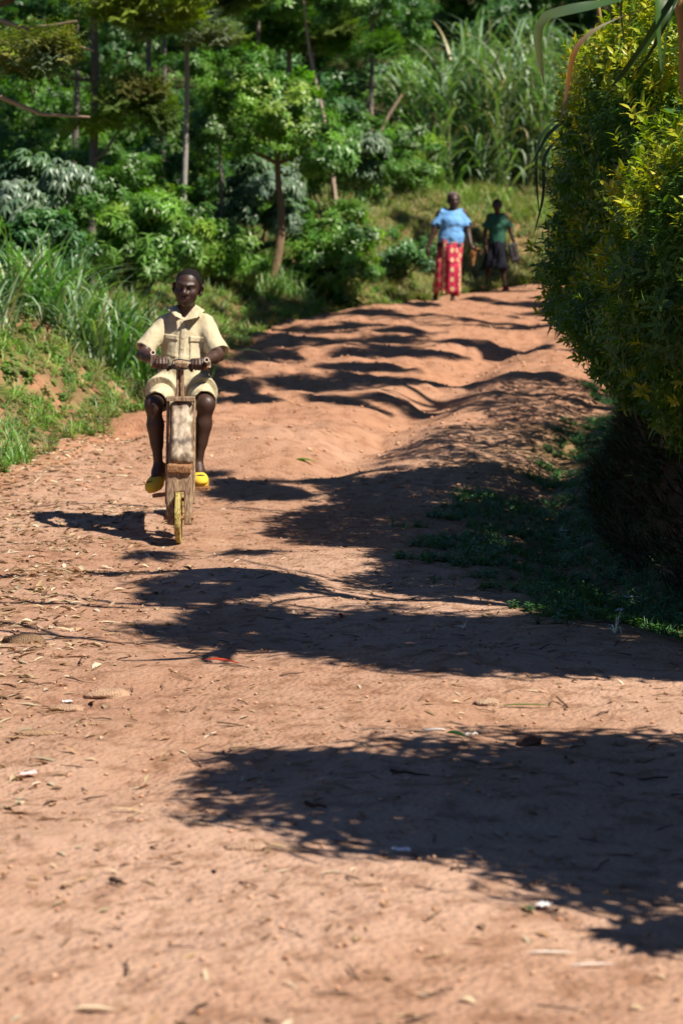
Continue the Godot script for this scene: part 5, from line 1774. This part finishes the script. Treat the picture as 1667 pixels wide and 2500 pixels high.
	for q in [[-3.9, 35.0, 0.05], [-2.75, 37.0, 0.045], [-1.35, 39.0, 0.05], [-4.9, 33.0, 0.06], [0.45, 42.0, 0.05], [-0.55, 43.0, 0.055], [-3.4, 41.5, 0.06]]:
		tree("slim_tree", ["slim dark trunk at the left of the wood behind the cassava", "slim dark trunk in the wood between the two feathery trees", "slim dark trunk rising behind the broad-leaved tree", "slim dark trunk near the left edge of the wood", "slim dark trunk at the edge of the wood left of the reeds", "slim dark trunk deep in the wood behind the leaning tree", "slim dark trunk deep in the wood at left"][k], "tree", A.call(q[0], q[1]), 6.5, q[2], Vector3(0.15 - 0.1 * (k % 3), 0, 0), [B.call(0.3, 3.3, 0.2, 0.8, 0.35, 0.6), B.call(-0.6, 3.9, 0.1, 0.8, 0.4, 0.6)], G.small if k % 2 else G.broad, 800, 0.85 if k % 2 else 0.42, deep + green, bark, "", 0.34)
		k += 1
	# two dead boughs
	var db := MB.new()
	db.col = Color(0.36, 0.27, 0.22)
	db.tube([Vector3(-0.05, -1.3, 0), Vector3(0.0, 0, 0), Vector3(0.16, 0.30, 0.05), Vector3(0.37, 0.62, 0.05)], [0.05, 0.035, 0.03, 0.018], 7)
	db.tube([Vector3(0.05, 0.1, 0), Vector3(-0.1, 0.25, 0.1), Vector3(-0.15, 0.45, 0.12)], [0.02, 0.014, 0.008], 6)
	single("dead_bough", db.mesh(), M.bark, "pale dead bough slanting up left of the tall reeds", "bough", tf(Vector3(0.62, gnd(0.62, -40.0) + 1.25, -40.0)))

	# bushes along the foot of the slope
	shrub("bush", "round glossy bush beside the road left of the woman", "bush", A.call(-0.12, 33.4), [B.call(0, 0.65, 0, 0.55, 0.5, 0.5), B.call(0.25, 0.35, 0.2, 0.4, 0.35, 0.4), B.call(-0.3, 0.5, 0.1, 0.4, 0.4, 0.4), B.call(0.1, 1.0, -0.2, 0.5, 0.35, 0.4)], G.broad, 1200, 0.50, green + fresh, "", 6, 0.34)
	shrub("bush", "low dark shrub in the shade behind the woman's skirt", "bush", A.call(0.55, 35.1), [B.call(0, 0.32, 0, 0.6, 0.38, 0.4), B.call(0.55, 0.30, -0.1, 0.5, 0.33, 0.35), B.call(-0.45, 0.4, -0.1, 0.45, 0.42, 0.4)], G.broad, 900, 0.42, deep)
	shrub("bush", "bright young bush between the two thin trunks", "bush", A.call(-1.75, 31.4), [B.call(0, 0.55, 0, 0.42, 0.45, 0.4), B.call(0.45, 0.4, 0.1, 0.38, 0.36, 0.4)], G.broad, 420, 0.5, fresh)
	shrub("cassava_bush", "bluish-leaved cassava between the thin tree and the broad-leaved tree", "cassava", A.call(-1.25, 34.5), [B.call(0, 1.05, 0, 0.55, 0.35, 0.5), B.call(-0.35, 0.75, 0.1, 0.45, 0.35, 0.4), B.call(0.5, 0.75, 0.1, 0.45, 0.35, 0.4)], G.cassava, 200, 0.85, blue, "", 6, 0.4, 1.2)
	shrub("cassava_bush", "pale cassava plants at the left edge behind the tall grass", "cassava", A.call(-3.75, 27.0), [B.call(0, 1.25, 0, 0.55, 0.35, 0.5), B.call(0.55, 1.35, -0.1, 0.4, 0.3, 0.4), B.call(-0.5, 1.0, 0.2, 0.45, 0.35, 0.4), B.call(0.3, 0.9, 0.3, 0.45, 0.3, 0.4)], G.cassava, 260, 0.8, blue, "", 7, 0.4, 1.2)
	shrub("cassava_bush", "cassava with drooping leaves beneath the leaning tree", "cassava", A.call(-0.1, 36.5), [B.call(0, 1.2, 0, 0.5, 0.35, 0.5), B.call(0.5, 1.0, 0, 0.5, 0.35, 0.4), B.call(-0.55, 1.0, 0, 0.45, 0.35, 0.4)], G.cassava, 220, 0.9, blue + green, "", 6, 0.4, 1.2)
	k = 0
	for q in [[-4.4, 25.6, 0.8], [-3.2, 26.0, 0.6], [-2.3, 28.2, 0.75], [-2.9, 29.0, 0.9], [-4.3, 30.5, 1.1], [-2.4, 30.8, 0.8], [-3.5, 33.5, 1.1], [-2.5, 34.6, 1.0], [-1.7, 36.2, 1.1], [-4.6, 36.0, 1.3], [-0.9, 37.6, 1.0], [-2.9, 38.6, 1.3], [0.3, 39.6, 0.9], [-1.5, 40.6, 1.2], [1.0, 41.5, 0.8], [-5.2, 40.0, 1.4]]:
		var s: float = q[2]
		var pal: Array = [green, deep, green + fresh][k % 3]
		shrub("understory_shrub", ["broad-leaved shrub in the undergrowth between the trunks", "small-leaved shrub in the undergrowth between the trunks", "long-leaved shrub in the undergrowth between the trunks", "dense broad-leaved shrub in the undergrowth between the trunks"][k % 4], "shrub", A.call(q[0], q[1]), [B.call(0, 0.6 * s, 0, 0.65 * s, 0.5 * s, 0.55 * s), B.call(0.45 * s, 0.9 * s, -0.1, 0.5 * s, 0.45 * s, 0.4 * s), B.call(-0.5 * s, 0.85 * s, 0.1, 0.5 * s, 0.45 * s, 0.4 * s), B.call(0.05, 1.3 * s, 0, 0.5 * s, 0.4 * s, 0.4 * s)], [G.broad, G.small, G.long, G.broad][k % 4], [1500, 1800, 1000, 1700][k % 4], [0.42, 0.75, 0.42, 0.36][k % 4], pal, "undergrowth between the trunks", 5, 0.34)
		k += 1

	# the far wood
	k = 0
	for q in [[-8.5, 45, 6.5], [-6.2, 47.5, 7], [-4.2, 45.5, 6], [-2.6, 48.5, 7], [-0.9, 46, 5.5], [0.5, 49.5, 6.5], [2.2, 52.5, 6], [3.6, 51, 5.5], [4.9, 53, 6.5], [6.6, 51.5, 6], [8.4, 54, 6.5], [10.5, 52, 7], [-7.6, 53, 7], [-5.0, 54.5, 7], [-3.0, 56, 7.5], [-0.6, 56, 7.5], [1.5, 58, 7.5], [4.0, 58.5, 7.5], [6.5, 59, 7.5], [9.5, 60, 8], [-10.5, 56, 8], [10.5, 34.5, 6], [12.5, 38.5, 6.5], [15.5, 43.5, 7], [20.0, 46.5, 7], [23.5, 50.5, 7.5], [14.0, 54.0, 7.5], [18.0, 58.0, 8]]:
		var h: float = q[2]
		var pal: Array = [green, deep, deep + green][k % 3]
		var w := h * 0.20
		tree("forest_tree", "dense green tree in the wood on the far slope" if k < 21 else "dense green tree behind the hedge, hidden by it from the road", "tree", A.call(q[0], q[1]), h, 0.10, Vector3(0.2, 0, 0), [B.call(0, h * 0.35, 0.3, w, w * 0.8, w * 0.8), B.call(-w * 0.8, h * 0.5, 0, w, w * 0.8, w), B.call(w * 0.8, h * 0.55, 0.2, w, w * 0.8, w), B.call(0, h * 0.75, 0, w * 1.2, w, w), B.call(0.3, h * 0.95, 0, w * 0.8, w * 0.6, w * 0.8), B.call(0.5, h * 0.15, 0.5, w * 0.8, w * 0.6, w * 0.6)], [G.broad, G.long, G.broad][k % 3], [4200, 2600, 4600][k % 3], [0.60, 0.62, 0.52][k % 3], pal, bark, "wood on the far slope", 0.34)
		k += 1
	# trees behind the hedge at the right: they shade the climb
	k = 0
	for q in [[4.1, 20.6, 6.0], [4.6, 24.6, 6.4], [4.9, 28.6, 6.8], [8.8, 31.0, 7.2], [7.0, 37.0, 7.4]]:
		var h: float = q[2]
		tree("feathery_tree", ["nearest feathery tree behind the hedge shading the foot of the climb", "second feathery tree behind the hedge from the front", "feathery tree behind the hedge shading the middle of the climb", "fourth feathery tree behind the hedge from the front", "last feathery tree behind the hedge beside the walkers"][k], "tree", A.call(q[0], q[1]), h, 0.075, Vector3(-0.2, 0, 0), [B.call(-1.3, h * 0.66, 0.9, 1.1, 0.16, 0.35), B.call(0.2, h * 0.72, -0.6, 1.0, 0.25, 0.5), B.call(-1.0, h * 0.78, -1.0, 1.2, 0.16, 0.35), B.call(-0.2, h * 0.97, 0.2, 1.0, 0.3, 0.6), B.call(-1.9, h * 0.72, 0.1, 0.9, 0.14, 0.3), B.call(-1.6, h * 0.86, 1.4, 1.0, 0.14, 0.3), B.call(-0.4, h * 0.85, -1.7, 1.0, 0.14, 0.3), B.call(-1.2, h * 0.92, 0.3, 1.1, 0.12, 0.25), B.call(0.3, h * 0.80, 1.0, 1.1, 0.14, 0.3), B.call(-2.2, h * 0.80, -0.8, 0.8, 0.10, 0.2)], G.fronds, 900, 0.95, olive, bark, "", 0.34, 0.25)
		k += 1
	# crowns above and beside the frame that throw the near shadows
	tree("roadside_tree", "leafy tree behind the near end of the hedge, its crown above the picture", "tree", A.call(3.0, 9.4), 4.4, 0.08, Vector3(-0.2, 0, 0), [B.call(-0.35, 2.25, 1.35, 0.85, 0.42, 0.45), B.call(0.35, 2.25, 0.9, 0.8, 0.4, 0.8), B.call(-0.85, 2.25, 0.55, 0.85, 0.40, 0.70), B.call(-1.25, 2.55, -0.6, 0.36, 0.24, 0.5), B.call(-1.30, 2.9, -1.2, 0.36, 0.18, 0.28), B.call(-1.80, 3.2, -1.15, 0.80, 0.03, 0.05), B.call(-1.0, 3.15, -2.2, 0.6, 0.05, 0.07)], G.long, 2600, 0.62, green + fresh, brown, "", 0.30)
	tree("roadside_tree", "slender tree behind the far end of the hedge, its crown above the picture", "tree", A.call(3.2, 14.6), 4.6, 0.06, Vector3(-0.2, 0, 0), [B.call(-1.2, 2.95, 0.3, 0.9, 0.05, 0.10), B.call(-1.1, 3.05, -0.7, 0.9, 0.05, 0.08), B.call(-0.7, 3.4, -0.1, 0.6, 0.08, 0.14)], G.fronds, 130, 0.9, olive, brown, "", 0.32, 0.25)
	shrub("roadside_shrub", "big leafy shrub at the right roadside just out of the picture", "shrub", A.call(2.35, 5.85), [B.call(-0.20, 2.10, 0.05, 1.0, 0.55, 1.05), B.call(0.1, 1.3, 0.0, 0.9, 0.7, 0.8), B.call(-0.95, 2.30, -0.25, 0.42, 0.30, 0.40), B.call(-0.55, 1.25, 1.15, 0.6, 0.05, 0.06), B.call(-0.1, 1.2, 0.85, 0.45, 0.2, 0.25)], G.long, 3400, 0.55, green + fresh, "", 9, 0.28)

	# tall grasses
	grass_clump("elephant_grass", "big clump of tall arching grass on the left bank", A.call(-2.40, 22.2), 0.60, 0.5, 520, 1.02, 1.25, reed + pale, 0.5)
	grass_clump("elephant_grass", "fringe of drooping grass to the right of the big clump, behind the boy", A.call(-1.85, 23.2), 0.55, 0.5, 380, 0.85, 1.1, reed + pale, 0.3)
	grass_clump("elephant_grass", "pale-bladed grass clump cut by the left edge of the picture", A.call(-3.1, 21.0), 0.3, 0.3, 90, 0.95, 1.2, pale, 0.5)
	grass_clump("grass_clump", "coarse green grass clump at the road edge lower left", A.call(-2.55, 17.4), 0.28, 0.3, 170, 0.55, 0.8, reed, 0.4)
	grass_clump("elephant_grass", "upright grass tuft beside the foot of the brown trunk", A.call(-1.15, 31.8), 0.35, 0.3, 160, 0.75, 0.9, reed, 0.8)
	grass_clump("elephant_grass", "soft grass tuft at the verge left of the bush", A.call(-0.55, 32.6), 0.4, 0.3, 160, 0.55, 0.9, reed, 0.6)
	k = 0
	for q in [[1.75, 44.0, 2.6], [2.2, 44.8, 2.9], [2.7, 44.2, 2.8], [3.2, 45.0, 3.0], [3.7, 44.4, 2.8], [4.2, 45.0, 2.7], [1.3, 45.0, 2.4], [4.8, 45.6, 2.8], [2.5, 46.0, 3.1], [3.6, 46.2, 3.1]]:
		grass_clump("cane_stand", ["clump of tall pale-green reeds at the top of the bank", "clump of tall pale-green reeds at the top of the bank"][k % 2], A.call(q[0], q[1]), 0.36, 0.35, 210, 1.2, 1.8, pale, 0.45, "reeds", "tall reeds above the bend", q[2] - 0.7)
		k += 1
	for q in [[2.2, 42.4], [3.0, 42.8], [3.7, 43.2], [1.5, 42.2]]:
		grass_clump("grass_clump", "soft green grass clump along the brow of the bank", A.call(q[0], q[1]), 0.4, 0.3, 200, 0.55, 0.9, fresh, 0.4, "grass clump", "grass along the brow of the bank")

	# ground cover
	strew("grass", "short green grass on the left bank", "grass", G.tuft, M.blade, -6, 1.0, 13, 36, 7500, 0.9, fresh + olive_grass + [Color(0.24, 0.19, 0.09)], 501, 0)
	strew("weeds", "small-leaved weeds creeping over the left bank", "weeds", G.weed, M.leaf, -6, 1.2, 13, 36, 14000, 1.15, green + olive_grass, 502, 0)
	strew("bank_grass", "dry yellowish grass on the bank behind the walkers", "grass", G.tuft, M.blade, -1, 6.5, 34.5, 46, 7000, 1.1, [Color(0.28, 0.29, 0.09), Color(0.20, 0.26, 0.07), Color(0.34, 0.26, 0.12), Color(0.15, 0.23, 0.06)], 503, 0)
	strew("bank_weeds", "low weeds on the bank behind the walkers", "weeds", G.weed, M.leaf, -1, 6.5, 34.5, 46, 4500, 1.5, [Color(0.18, 0.24, 0.07), Color(0.26, 0.25, 0.09), Color(0.13, 0.20, 0.05)], 504, 0)
	strew("undergrowth", "leafy undergrowth covering the floor of the wood", "undergrowth", G.broad, M.leaf, -14, 10.0, 27, 62, 14000, 0.7, green + deep, 508, 5)
	strew("field_grass", "grass and weeds behind the hedge at right", "grass", G.tuft, M.blade, 2, 22, 8, 52, 7000, 1.5, green + fresh, 509, 6)
	strew("field_weeds", "leafy weeds behind the hedge at right", "weeds", G.broad, M.leaf, 2, 24, 12, 54, 5000, 0.9, green + deep, 510, 6)
	strew("verge_grass", "short grass on the shaded verge under the hedge", "grass", G.tuft_low, M.blade, 0.0, 4.0, 10.2, 24, 2800, 0.7, deep, 505, 1)
	strew("verge_weeds", "creeping weeds on the shaded verge under the hedge", "weeds", G.weed, M.leaf, 0.0, 4.0, 10.2, 24, 3000, 0.65, deep, 506, 1)
	strew("hanging_growth", "dry stems and leaves over the earth bank under the hedge", "undergrowth", G.tuft, M.dry, 1.4, 5.0, 9.5, 24, 3500, 1.0, [Color(0.045, 0.035, 0.02), Color(0.035, 0.06, 0.018), Color(0.07, 0.05, 0.03), Color(0.05, 0.09, 0.025)], 507, 4)  # palette darkened to carry the shade under the hedge

# ---------------------------------------------------------------- what lies on the road
func flake(l: float, w: float, curl: float, c: Color, sd: int) -> ArrayMesh:
	R.seed = sd
	var mb := MB.new()
	mb.col = c
	add_leaf(mb, Vector3(0, curl * l * 0.5, -l / 2), Vector3(0, 0.05, 1).normalized(), Vector3.UP, l, w, curl, R.randf_range(0.1, 0.7), 6)
	return mb.mesh()

func lump(r: Vector3, c: Color, sd: int) -> ArrayMesh:
	var mb := MB.new()
	mb.col = c
	var rings := 9
	var sides := 14
	var grid := []
	for j in rings + 1:
		var row := []
		for i in sides:
			var la := PI * j / rings
			var lo := TAU * i / sides
			var e := Vector3(sin(la) * cos(lo), cos(la), sin(la) * sin(lo))
			var q := 1.0 + 0.42 * nz.get_noise_3d(e.x * 110 + sd * 70, e.y * 110, e.z * 110) + 0.16 * nb.get_noise_3d(e.x * 600, e.y * 600 + sd, e.z * 600)
			row.append(mb.p(e * r * q))
		grid.append(row)
	for j in rings:
		for i in sides: mb.quad(grid[j][i], grid[j][(i + 1) % sides], grid[j + 1][(i + 1) % sides], grid[j + 1][i])
	return mb.mesh()

func stick_mesh(l: float, r: float, c: Color, sd: int) -> ArrayMesh:
	R.seed = sd
	var mb := MB.new()
	mb.col = c
	var p := []
	var rr := []
	for k in 6:
		p.append(Vector3((k / 5.0 - 0.5) * l, R.randf_range(0.3, 1.0) * r * 1.3, R.randf_range(-0.04, 0.04) * l))
		rr.append(r * lerpf(1.0, 0.55, k / 5.0))
	mb.tube(p, rr, 6)
	return mb.mesh()

func scrap(w: float, h: float, c: Color, sd: int) -> ArrayMesh:
	var mb := MB.new()
	mb.col = c
	var n := 6
	for j in n:
		for i in n:
			var u := i / 5.0 - 0.5
			var v := j / 5.0 - 0.5
			mb.p(Vector3(u * w, 0.006 + 0.25 * w * absf(nz.get_noise_2d(u * 200.0 + sd * 50, v * 200.0)) + 0.05 * w * nb.get_noise_2d(u * 900, v * 900.0 + sd), v * h * (1.0 + 0.4 * nz.get_noise_2d(u * 150.0, sd * 90.0))))
	for j in n - 1:
		for i in n - 1: mb.quad(j * n + i, j * n + i + 1, (j + 1) * n + i + 1, (j + 1) * n + i)
	return mb.mesh(false)

func litter() -> void:
	var lay := func(x: float, z: float, turn: float, lift := 0.004) -> Transform3D: return tf(on_ground(x, z, lift), Vector3(0, turn, 0))
	var straw := Color(0.50, 0.38, 0.22)
	var whitish := Color(0.66, 0.60, 0.55)
	var wood_c := Color(0.30, 0.20, 0.12)
	var dark := Color(0.06, 0.04, 0.03)
	single("fallen_leaf", flake(0.145, 0.04, 0.16, Color(0.36, 0.045, 0.02), 1), M.dry, "curled red leaf lying on the road in front of the scooter", "leaf", lay.call(-0.451, -9.098, 1.45))
	single("stone", lump(Vector3(0.078, 0.022, 0.045), Color(0.40, 0.265, 0.18), 1), M.stone, "flat pale stone at left below the red leaf, the longer of two", "stone", lay.call(-0.828, -8.522, 0.1))
	single("stone", lump(Vector3(0.062, 0.016, 0.04), Color(0.40, 0.26, 0.175), 2), M.stone, "flat pale stone at left, the smaller one with a white scrap behind it", "stone", lay.call(-0.952, -8.285, -0.2))
	single("paper_scrap", scrap(0.035, 0.028, Color(0.8, 0.8, 0.8), 3), M.paper, "small white scrap behind the smaller flat stone", "scrap", lay.call(-0.967, -8.415, 0.3))
	single("paper_scrap", scrap(0.055, 0.035, Color(0.72, 0.50, 0.48), 4), M.paper, "pinkish white scrap near the left edge of the road", "scrap", lay.call(-0.936, -7.093, 0.5))
	single("paper_scrap", scrap(0.05, 0.022, Color(0.78, 0.78, 0.80), 5), M.paper, "white scrap at the lower edge of the big near shadow", "scrap", lay.call(0.152, -6.01, -0.5))
	single("earth_clod", lump(Vector3(0.045, 0.028, 0.035), Color(0.22, 0.12, 0.08), 6), M.stone, "dark clod of earth at the upper edge of the big near shadow", "clod", lay.call(0.603, -7.611, 0.5))
	single("wood_chip", stick_mesh(0.05, 0.006, whitish, 7), M.bits, "small whitish chip left of the dark clod", "chip", lay.call(0.417, -7.655, 0.6))
	single("wood_chip", stick_mesh(0.07, 0.007, whitish, 8), M.bits, "whitish chip next to the small green leaves on the road", "chip", lay.call(0.30, -7.70, -0.3))
	single("fallen_leaf", flake(0.07, 0.03, 0.2, Color(0.03, 0.09, 0.025), 9), M.leaf, "small dark green leaf at the upper edge of the big near shadow", "leaf", lay.call(0.367, -7.618, 1.2))
	single("twig", stick_mesh(0.12, 0.005, wood_c, 10), M.bits, "bent twig pointing into the left tip of the big near shadow", "twig", lay.call(-0.315, -7.504, 0.9))
	single("twig", stick_mesh(0.075, 0.007, dark, 11), M.bits, "short black twig at the lower left edge of the big near shadow", "twig", lay.call(-0.071, -6.489, -0.7))
	single("twig", stick_mesh(0.13, 0.005, dark, 12), M.bits, "dark twig lying inside the big near shadow", "twig", lay.call(0.201, -7.0, -0.5))
	single("straw_piece", flake(0.11, 0.018, 0.1, straw, 13), M.dry, "curled piece of straw in the sun left of the big near shadow", "straw", lay.call(-0.586, -6.542, 1.2))
	single("bark_piece", lump(Vector3(0.085, 0.012, 0.02), Color(0.34, 0.22, 0.14), 14), M.stone, "long piece of bark near the left edge of the road", "bark", lay.call(-0.986, -7.758, 0.05))
	single("twig", stick_mesh(0.04, 0.008, dark, 15), M.bits, "short black stub on the sunlit road at lower left", "twig", lay.call(-0.531, -5.592, -0.8))
	single("dry_strip", flake(0.105, 0.014, 0.03, whitish, 16), M.dry, "upper of two whitish dry strips at lower right", "strip", lay.call(0.451, -5.056, 1.45))
	single("dry_strip", flake(0.10, 0.012, 0.03, whitish, 17), M.dry, "lower of two whitish dry strips at lower right", "strip", lay.call(0.530, -4.985, 1.65))
	single("fallen_leaf", flake(0.045, 0.016, 0.1, Color(0.60, 0.52, 0.34), 18), M.dry, "pale withered leaf near the bottom edge of the picture", "leaf", lay.call(0.253, -4.706, 0.7))
	single("dry_strip", flake(0.09, 0.018, 0.05, Color(0.60, 0.50, 0.36), 19), M.dry, "pale dry strip at the bottom left corner", "strip", lay.call(-0.483, -4.62, 1.5))
	single("stone", lump(Vector3(0.045, 0.018, 0.03), Color(0.40, 0.28, 0.195), 20), M.stone, "pale stone beside the green grass blade between the shadows", "stone", lay.call(0.505, -8.243, 0.2))
	single("fallen_grass", flake(0.19, 0.012, 0.06, Color(0.12, 0.20, 0.05), 21), M.blade, "single green grass blade lying on the road between the shadows", "grass", lay.call(0.637, -8.201, 1.62))
	single("stone", lump(Vector3(0.055, 0.014, 0.03), Color(0.40, 0.265, 0.185), 22), M.stone, "flat pale stone left of the white scrap, below the big near shadow", "stone", lay.call(-0.242, -6.001, 0.1))
	single("straw_piece", flake(0.07, 0.016, 0.06, straw, 23), M.dry, "straw leaning on the flat stone below the big near shadow", "straw", lay.call(-0.165, -6.02, 1.0))
	single("paper_scrap", scrap(0.04, 0.028, Color(0.8, 0.78, 0.78), 24), M.paper, "bright white scrap among the straw at lower right", "scrap", lay.call(0.462, -5.427, 0.9))
	single("fallen_leaf", flake(0.035, 0.022, 0.1, Color(0.10, 0.16, 0.07), 25), M.leaf, "small green leaf beside the bright white scrap", "leaf", lay.call(0.426, -5.39, 0.9))
	single("paper_scrap", scrap(0.06, 0.04, Color(0.62, 0.64, 0.68), 26), M.paper, "torn white scrap in the shade at the foot of the hedge", "scrap", lay.call(1.298, -11.17, 0.4, 0.02))
	single("paper_scrap", scrap(0.07, 0.045, Color(0.34, 0.30, 0.34), 27), M.paper, "greyish crumpled scrap in the shaded grass by the hedge", "scrap", lay.call(1.409, -11.651, 0.1, 0.03))
	single("paper_scrap", scrap(0.05, 0.04, Color(0.6, 0.62, 0.66), 28), M.paper, "pale scrap deep in the shaded verge", "scrap", lay.call(1.36, -14.702, 0.7, 0.03))
	single("fallen_leaf", flake(0.06, 0.025, 0.3, Color(0.20, 0.03, 0.03), 29), M.dry, "dark red leaf in the shadow right of the middle of the road", "leaf", lay.call(-0.006, -10.587, 0.4))
	single("fallen_leaf", flake(0.16, 0.05, 0.15, Color(0.14, 0.24, 0.06), 30), M.leaf, "green leafy sprig lying on the road behind the scooter", "leaf", lay.call(-0.267, -17.695, 1.5))
	single("straw_piece", flake(0.15, 0.03, 0.2, Color(0.56, 0.46, 0.30), 31), M.dry, "torn husk by the left verge", "straw", lay.call(-1.424, -12.174, 1.2, 0.01))
	single("straw_piece", flake(0.10, 0.03, 0.3, Color(0.50, 0.40, 0.26), 32), M.dry, "second torn husk just right of the larger one", "straw", lay.call(-1.33, -12.25, 0.4, 0.01))
	single("twig_heap", lump(Vector3(0.09, 0.03, 0.06), Color(0.20, 0.13, 0.08), 33), M.stone, "clump of rotten leaves and twigs at the left edge", "litter", lay.call(-1.31, -9.877, 0.1))
	single("weed", G.tuft_low, M.blade, "thin green weed standing in the sun patch at right", "weed", Transform3D(Basis.from_scale(Vector3(0.7, 1.5, 0.7)), on_ground(1.136, -9.937)))
	single("weed", G.tuft_low, M.blade, "tiny weed at the edge of the hedge's shadow", "weed", Transform3D(Basis.from_scale(Vector3(0.5, 0.6, 0.5)), on_ground(0.515, -10.124)))
	# what nobody could count
	var bit := MB.new()
	add_leaf(bit, Vector3(0, 0.004, -0.5), Vector3.BACK, Vector3.UP, 1.0, 0.16, 0.08, 0.4, 3)
	var fl := MB.new()
	add_leaf(fl, Vector3(0, 0.06, -0.5), Vector3.BACK, Vector3.UP, 1.0, 0.42, 0.2, 0.5, 3)
	var tw := MB.new()
	tw.tube([Vector3(-0.5, 0.02, 0), Vector3(-0.1, 0.05, 0.05), Vector3(0.2, 0.03, 0.0), Vector3(0.5, 0.04, 0.06)], [0.03, 0.028, 0.024, 0.012], 5)
	var pb := lump(Vector3(0.5, 0.32, 0.42), Color.WHITE, 77)
	var dryc := [Color(0.42, 0.32, 0.20), Color(0.36, 0.24, 0.14), Color(0.52, 0.43, 0.31), Color(0.26, 0.16, 0.09), Color(0.20, 0.12, 0.07), Color(0.30, 0.19, 0.11)]
	strew("leaf_litter", "dry leaf scraps strewn over the road", "litter", fl.mesh(), M.dry, -3, 2.0, 3.8, 17, 800, 0.034, dryc, 601, 2, 1.3)
	strew("leaf_litter", "drift of dry leaves and straw along the left road edge", "litter", fl.mesh(), M.dry, -3.2, 0.0, 5.5, 19, 3600, 0.052, dryc, 602, 3)
	strew("straw_litter", "bits of straw strewn over the road", "litter", bit.mesh(), M.dry, -3, 2.0, 3.8, 17, 1500, 0.06, dryc, 603, 2, 1.3)
	strew("straw_litter", "straw lying along the left road edge", "litter", bit.mesh(), M.dry, -3.2, 0.0, 5.5, 19, 2600, 0.10, dryc, 604, 3)
	strew("twig_litter", "thin twigs strewn over the road", "litter", tw.mesh(), M.bits, -3, 2.0, 3.8, 17, 650, 0.075, [Color(0.10, 0.065, 0.045), Color(0.20, 0.13, 0.08), Color(0.06, 0.04, 0.03)], 605, 2, 1.3)
	strew("pebbles", "small clods and pebbles on the road", "pebbles", pb, M.bits, -3, 2.0, 3.8, 18, 3000, 0.011, [Color(0.42, 0.24, 0.145), Color(0.36, 0.20, 0.12), Color(0.46, 0.29, 0.19)], 606, 2, 1.3)
	strew("pebbles", "loose clods on the climbing road", "pebbles", pb, M.bits, -2, 4.5, 16, 36, 1200, 0.03, [Color(0.42, 0.23, 0.14), Color(0.36, 0.19, 0.11), Color(0.44, 0.27, 0.18)], 607, 2)

# ---------------------------------------------------------------- the scene
func _ready() -> void:
	nz.seed = 7
	nz.frequency = 0.01
	nz.noise_type = FastNoiseLite.TYPE_SIMPLEX_SMOOTH
	nz.fractal_octaves = 2
	nb.seed = 19
	nb.frequency = 0.01
	nb.noise_type = FastNoiseLite.TYPE_SIMPLEX_SMOOTH
	nb.fractal_octaves = 3
	R.seed = 1
	var cam := Camera3D.new()
	cam.name = "camera"
	cam.position = Vector3(0, 1.4, 0)
	cam.rotation_degrees = Vector3(-5.05, 0, 0)
	cam.fov = 24.0
	cam.near = 0.1
	cam.far = 400.0
	add_child(cam)
	cam.current = true
	var we := WorldEnvironment.new()
	we.name = "world_environment"
	var env := Environment.new()
	env.background_mode = Environment.BG_SKY
	var sky := Sky.new()
	var sm := ProceduralSkyMaterial.new()
	sm.sky_top_color = Color(0.26, 0.38, 0.58)
	sm.sky_horizon_color = Color(0.55, 0.66, 0.80)
	sm.ground_bottom_color = Color(0.18, 0.15, 0.10)
	sm.ground_horizon_color = Color(0.40, 0.42, 0.40)
	sm.sky_curve = 0.12
	sky.sky_material = sm
	env.sky = sky
	env.background_energy_multiplier = 0.52
	env.tonemap_mode = Environment.TONE_MAPPER_LINEAR
	env.tonemap_exposure = 1.72
	env.sdfgi_enabled = true
	env.ssao_enabled = true
	env.ssil_enabled = true
	var at := CameraAttributesPhysical.new()
	at.exposure_aperture = 4.4
	at.frustum_focal_length = 85.0
	at.frustum_focus_distance = 10.8
	we.camera_attributes = at
	we.environment = env
	add_child(we)
	var sun := DirectionalLight3D.new()
	sun.name = "sun"
	sun.light_energy = 1.6
	sun.light_angular_distance = 0.5
	sun.light_color = Color(1.0, 0.955, 0.89)
	sun.shadow_enabled = true
	add_child(sun)
	sun.look_at_from_position(SUN * 50.0, Vector3.ZERO, Vector3.UP)
	materials()
	tl = table(XL)
	tb = table(XB)
	th = table(RH)
	tw = table(HB)
	terrain()
	leaf_kit()
	hedge()
	canes()
	planting()
	boy()
	scooter()
	woman()
	girl()
	litter()
